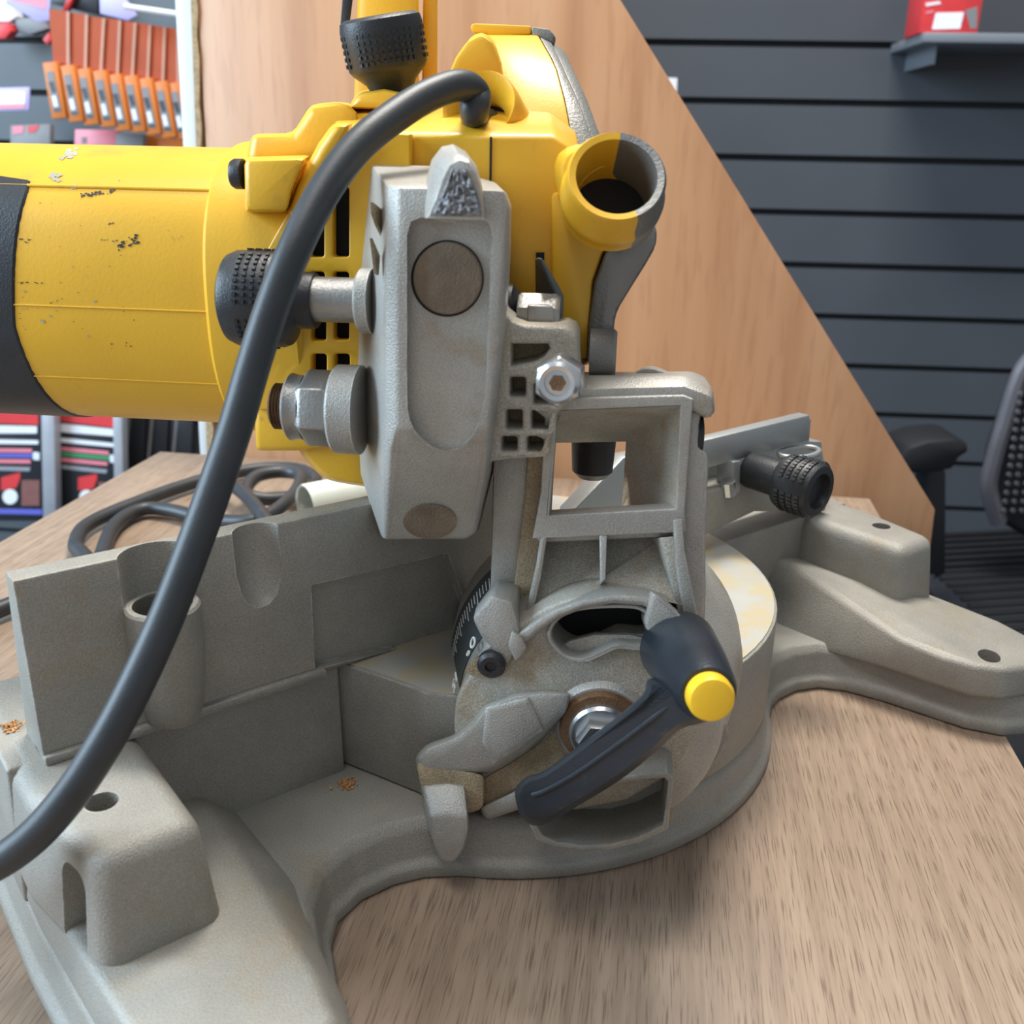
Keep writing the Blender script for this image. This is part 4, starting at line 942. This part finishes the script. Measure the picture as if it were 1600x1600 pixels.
loft('lower_shell', [tb(GV+.002, [(398, 630), (470, 630), (560, 640), (562, 690), (470, 704), (400, 704)]), tb(MV+.03, [(398, 630), (470, 630), (560, 640), (562, 690), (470, 704), (400, 704)])], 'yellow', head, .002)
loft('gear_bulge', [tb(GV+.006, dense([(478, 690), (600, 690), (600, 752), (540, 752), (500, 735)], 4)), tb(GV+.04, dense([(470, 690), (600, 690), (600, 755), (536, 755), (495, 738)], 4))], 'yellow', head, .002)
# upper gear case
gc = loft('gear_case', [tb(GV+.006, [(522, 208), (640, 212), (768, 214), (862, 214), (898, 236), (903, 330), (916, 390), (920, 470), (912, 570), (640, 600), (562, 600), (562, 296)]),
                        tb(GV+.009, [(518, 200), (640, 204), (768, 206), (866, 208), (906, 234), (910, 330), (922, 390), (926, 470), (918, 570), (640, 600), (560, 600), (560, 298)]),
                        tb(GV+.050, [(532, 168), (640, 166), (768, 168), (858, 175), (900, 205), (915, 330), (926, 390), (930, 470), (924, 570), (640, 600), (560, 600), (560, 300)])], 'yellow', head, .0012, bang=22)
bm = bmesh.new(); add_tube(bm, [HV(767, 214, GV+.0058), HV(766, 300, GV+.0058)], .00045, 6); finish('case_seam', bm, 'dark', head)
# warning-tape like ribbed pad at the top left of the case
loft('ribbed_pad', [tb(GV+.030, [(486, 212), (504, 186), (548, 184), (520, 196), (500, 218)]), tb(GV+.040, [(486, 208), (504, 182), (548, 180), (520, 192), (500, 214)])], 'yellow', head, .0005)
# chute mount: swelling that carries the dust port
loft('chute_swell', [tb(GV-.012, dense([(880, 300), (884, 245), (930, 240), (990, 330), (985, 350), (958, 360), (895, 352)], 3)), tb(GV+.012, dense([(868, 300), (868, 238), (930, 232), (1000, 330), (990, 365), (958, 372), (888, 362)], 3))], 'yellow', head, .002)
loft('case_rear_wall', [tb(GV+.000, [(878, 300), (893, 348), (962, 364), (940, 398), (926, 440), (920, 510), (918, 560), (862, 560), (862, 300)]), tb(GV+.03, [(878, 300), (893, 348), (972, 364), (948, 398), (934, 440), (926, 510), (924, 560), (862, 560), (862, 300)])], 'yellow', head, .002)
loft('case_half', [tb(GV-.002, [(960, 362), (996, 352), (1024, 346), (1028, 380), (1010, 412), (985, 452), (962, 490), (960, 512), (956, 575), (916, 572), (919, 505), (928, 440), (944, 398)]),
                   tb(GV+.03, [(968, 352), (1000, 342), (1022, 340), (1026, 374), (1008, 406), (982, 448), (958, 486), (956, 508), (952, 570), (916, 566), (922, 500), (932, 436), (948, 394)])], 'guardmetal', head, .003)['label'] = 'grey metal half of the blade case'
lathe('case_lug', HV(922, 552, GV-.004), XH, [(0, .0090), (.0085, .0090), (.0095, .008)], 'guardmetal', head, 28)
dc = HV(963, 278, GV-.030); dd = Vector((XH*.10-YH*.80+ZV*.50)).normalized()
x_, y_, _ = axes(dd)
def tube_half(name, m, a0, a1):
    bm = bmesh.new(); n = 26; rings = []
    for t, r in ((-.017, .0166), (-.0135, .0164), (-.0125, .0171), (-.0095, .0172), (-.008, .0161), (.0, .0160), (.0014, .0151), (.001, .0130), (-.0222, .0127)):
        rings.append([dc+dd*t+(x_*math.cos(a0+(a1-a0)*i/n)+y_*math.sin(a0+(a1-a0)*i/n))*r for i in range(n+1)])
    add_loft(bm, rings, caps=False, closed=False)
    add_loft(bm, [rings[0], rings[-1]], caps=False, closed=False)
    return finish(name, bm, m, head, sharp=40)
# seam runs from upper right to lower right of the port
s0 = math.atan2(*(lambda v: (v.dot(y_), v.dot(x_)))(HV(970, 222, GV-.030)-dc)); s1 = math.atan2(*(lambda v: (v.dot(y_), v.dot(x_)))(HV(985, 345, GV-.030)-dc))
aR = math.atan2(*(lambda v: (v.dot(y_), v.dot(x_)))(HV(1030, 283, GV-.030)-dc))
def wrap(a): return (a+2*math.pi) % (2*math.pi)
span = wrap(s1-s0); inside = wrap(aR-s0) < span
g0a, g1a = (s0, s0+span) if inside else (s1, s1+2*math.pi-span)
tube_half('dust_port', 'guardmetal', g0a, g1a)['label'] = 'grey metal half of the dust port'
tube_half('dust_port', 'yellow', g1a, g0a+2*math.pi)['label'] = 'yellow half of the dust port'
bm = bmesh.new(); add_lathe(bm, dc-dd*.0225, dd, [(0, .0128), (.001, .0128)], 32); finish('port_shade', bm, 'dark', head)  # black disc paints the shade down the port
for nm in ('chute_swell', 'case_rear_wall', 'case_half', 'gear_case'):
    cb = bmesh.new(); add_lathe(cb, dc-dd*.0222, dd, [(0, .0126), (.04, .0126)], 32); cut(bpy.data.objects[nm], [cb])
# guard link plate
loft('guard_link', [tb(GV-.020, [(841, 404), (847, 403), (873, 446), (881, 462), (881, 490), (876, 501), (870, 501), (870, 470), (866, 455)]), tb(GV-.002, [(836, 404), (842, 401), (866, 446), (872, 462), (872, 490), (868, 498), (838, 490), (836, 470), (836, 455)])], 'darkplate', head, .0008)
decal('link_slot', [(838, 394), (851, 394), (851, 406), (838, 406)], HVf(GV+.0058), .0008, 'dark', head)
# blade guard: a drum sector about the blade axis
gcv = .060; gtop = HV(800, 50, gcv); gR = .105; gz_ = hloc(gtop)[2]-gR
def pix(P):
    d = P-EYE; return 800+FPX*d.dot(RIGHT)/d.dot(FWD), 800-FPX*d.dot(UP)/d.dot(FWD)
def poly(y, tab):
    for (y0, x0), (y1, x1) in zip(tab, tab[1:]):
        if y <= y1 or (y1, x1) == tab[-1]: return x0+(x1-x0)*max(-.2, min(1.4, (y-y0)/(y1-y0)))
EL = [(46, 742), (85, 768), (118, 782), (225, 800)]; EM = [(55, 842), (100, 868), (160, 884), (225, 895)]; ER = [(45, 866), (95, 890), (160, 920), (225, 943)]
def gsec(ta, tb_, ra, rb_, n=34):
    bm = bmesh.new(); rings = []; ulast = None
    angs = [R(10+166*i/n) for i in range(n+1)]
    us = []
    for a in angs:
        row = []
        for t, r in ((ta, ra), (tb_, rb_)):
            v, z = gcv-r*math.cos(a), gz_+r*math.sin(a); aa = max(math.radians(20), min(a, R(88)))
            vv, zz = gcv-r*math.cos(aa), gz_+r*math.sin(aa); y = pix(hw(.01, vv, zz))[1]
            row.append(hloc(HV(poly(y, t), y, vv))[0])
        us.append(row)
    for a, (ua, ub) in zip(angs, us):
        f = lambda u, r: hw(u, gcv-r*math.cos(a), gz_+r*math.sin(a))
        rings.append([f(ua, ra), f(ub, rb_), f(ub, .02), f(ua, .02)])
    add_loft(bm, rings); return bm
gd = finish('blade_guard', gsec(EL, EM, gR, gR), 'yellow', head, .0012, bang=50)
finish('guard_shell', gsec(EM, [(y, x-14) for y, x in ER], gR-.0006, gR-.0030), 'guardmetal', head, .0006, bang=50)
finish('guard_skirt', gsec([(y, x-15) for y, x in ER], ER, gR-.0045, gR-.0085), 'guardmetal', head, .0006, bang=50)
rl = [HV(*p, gcv-.03) for p in [(734, 38), (742, 36), (830, 40), (830, 54), (768, 56), (736, 50)]]
loft('guard_ridge', [rl, [p+YH*.012 for p in rl]], 'yellow', gd, .0012)
rl = [HV(*p, gcv-.03) for p in [(830, 41), (858, 45), (866, 54), (864, 68), (846, 62), (830, 55)]]
loft('guard_ridge', [rl, [p+YH*.012 for p in rl]], 'guardmetal', gd, .001)
loft('guard_cheek', [tb(gcv-.075, [(700, 118), (712, 90), (730, 64), (752, 52), (772, 66), (784, 100), (790, 140), (700, 150)]), tb(gcv-.02, [(704, 118), (716, 90), (734, 58), (752, 48), (772, 60), (784, 96), (790, 140), (704, 150)])], 'yellow', head, .0025)
# cable entry cup
cc = HV(748, 166, GV+.030); cd = Vector((-XH*.18-YH*.86+ZV*.45)).normalized()
lathe('cable_cup', cc-cd*.016, cd, [(-.012, .0160), (.010, .0153), (.0155, .0146), (.0165, .0140), (.0157, .0130), (.006, .0075), (.002, .0078)], 'yellow', head, 40)
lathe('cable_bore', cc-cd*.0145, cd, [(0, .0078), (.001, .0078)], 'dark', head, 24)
# carry-lock knob on top
kb0 = HV(616, 152, GV+.050); kdir = (-XH*.15+ZV*.97-YH*.14).normalized()
kk = lathe('top_knob', kb0-kdir*.004, kdir, [(-.006, .0080), (.006, .0082), (.0095, .0098), (.0135, .0143), (.0152, .0154), (.0290, .0160), (.0318, .0154), (.0330, .0133), (.0332, .007)], 'black', head, 44)
bm = bmesh.new(); knurl(bm, kb0-kdir*.004, kdir, .0154, .0172, .0270, 5, 40, lambda i: i % 12 < 2); finish('knob_grip', bm, 'black', kk)
loft('knob_seat', [tb(GV+.035, [(545, 170), (560, 148), (600, 140), (650, 150), (670, 172)]), tb(GV+.065, [(545, 165), (560, 143), (600, 135), (650, 145), (670, 168)])], 'yellow', head, .002)
# handle post far behind
hpv = .06
loft('handle_post', [tb(hpv, [(546, 340), (560, -60), (655, -60), (655, 340)]), tb(hpv+.035, [(552, 340), (566, -60), (650, -60), (650, 340)])], 'yellow', head, .005)
loft('handle_rib', [tb(hpv+.012, [(657, 340), (662, -60), (684, -60), (682, 340)]), tb(hpv+.03, [(657, 340), (662, -60), (684, -60), (682, 340)])], 'yellow', head, .002)
loft('handle_grip', [tb(hpv+.005, dense([(534, 10), (540, -60), (556, -60), (546, 40), (540, 52), (532, 44)], 3)), tb(hpv+.02, dense([(534, 10), (540, -60), (556, -60), (546, 40), (540, 52), (532, 44)], 3))], 'black', head, .001)

# ---- power cord: out of the cup, down past the viewer, then round to the coil behind the fence
cpt = [cc-cd*.012, cc-cd*.002-XH*.0015-ZV*.003, HV(741, 172, GV+.012), DP(744, 148, .352), DP(724, 134, .344), DP(688, 141, .337), DP(632, 171, .328), DP(560, 228, .316), DP(503, 305, .309), DP(458, 395, .304), DP(425, 480, .303), DP(396, 570, .303), DP(370, 660, .302), DP(340, 750, .300), DP(304, 850, .297), DP(266, 950, .294), DP(222, 1050, .291), DP(170, 1150, .289), DP(110, 1242, .290), DP(40, 1318, .293), DP(-40, 1366, .299), DP(-140, 1402, .316),
       Vector((-.27, .28, .03)), Vector((-.34, .36, .0078)), Vector((-.345, .46, .0075))]
cpt += [BZ(118, 900, .0075), BZ(118, 850, .0075), BZ(140, 818, .0075), BZ(220, 783, .0075), BZ(310, 752, .0075), BZ(400, 733, .0075), BZ(465, 733, .0075), BZ(494, 750, .0078), BZ(470, 772, .0080), BZ(420, 780, .010), BZ(385, 770, .014), BZ(400, 745, .018), BZ(440, 737, .018), BZ(470, 745, .018), BZ(452, 780, .016), BZ(400, 812, .014), BZ(330, 812, .0085), BZ(270, 798, .0078), BZ(225, 795, .0075), BZ(185, 815, .0075), BZ(165, 850, .0075), BZ(160, 900, .0075), BZ(220, 940, .0075)]
bm = bmesh.new(); add_tube(bm, spline(cpt, 8), .0053, 16)
cord = finish('power_cord', bm, 'rubber', saw, sharp=60)
bm = bmesh.new(); add_tube(bm, spline([BZ(352, 750, .0185), BZ(385, 775, .0185), BZ(415, 812, .0185), BZ(440, 850, .0078)], 8), .0055, 14)
finish('cord_loop', bm, 'rubber', saw, sharp=60)

# ---- pale plastic tube lying behind the fence
t0 = BZ(478, 800, .017); t0 = BZ(476, 790, .0175); t1 = BZ(600, 765, .0175)
td = (t1-t0); td.z = 0; td.normalize()
tb_ = lathe('plastic_tube', t0, td, [(.09, .0165), (.002, .0165), (0, .0158), (.001, .0145), (.085, .0143)], 'tubeplastic', None, 36)
tag(tb_, 'pale grey plastic tube with a yellow stain lying on the counter behind the fence', 'tube')

# ---- clumps of sawdust left on the casting
for px_, py_, z_, lab in ((20, 1136, .0737, 'orange sawdust clump on the left end of the saw base'), (541, 1226, .0243, 'small tan sawdust clump in the corner beside the turntable')):
    c_ = BZ(px_, py_, z_); bm = bmesh.new()
    for _ in range(70):
        o_ = c_+Vector((random.gauss(0, .0019), random.gauss(0, .0019), random.uniform(-.0002, .0009)))
        bmesh.ops.create_icosphere(bm, subdivisions=1, radius=random.uniform(.0003, .0008), matrix=Matrix.Translation(o_))
    for v in bm.verts: v.co += Vector((random.gauss(0, .0002), random.gauss(0, .0002), random.gauss(0, .0002)))
    tag(finish('sawdust_clump', bm, 'sawdust', sharp=20), lab, 'sawdust')
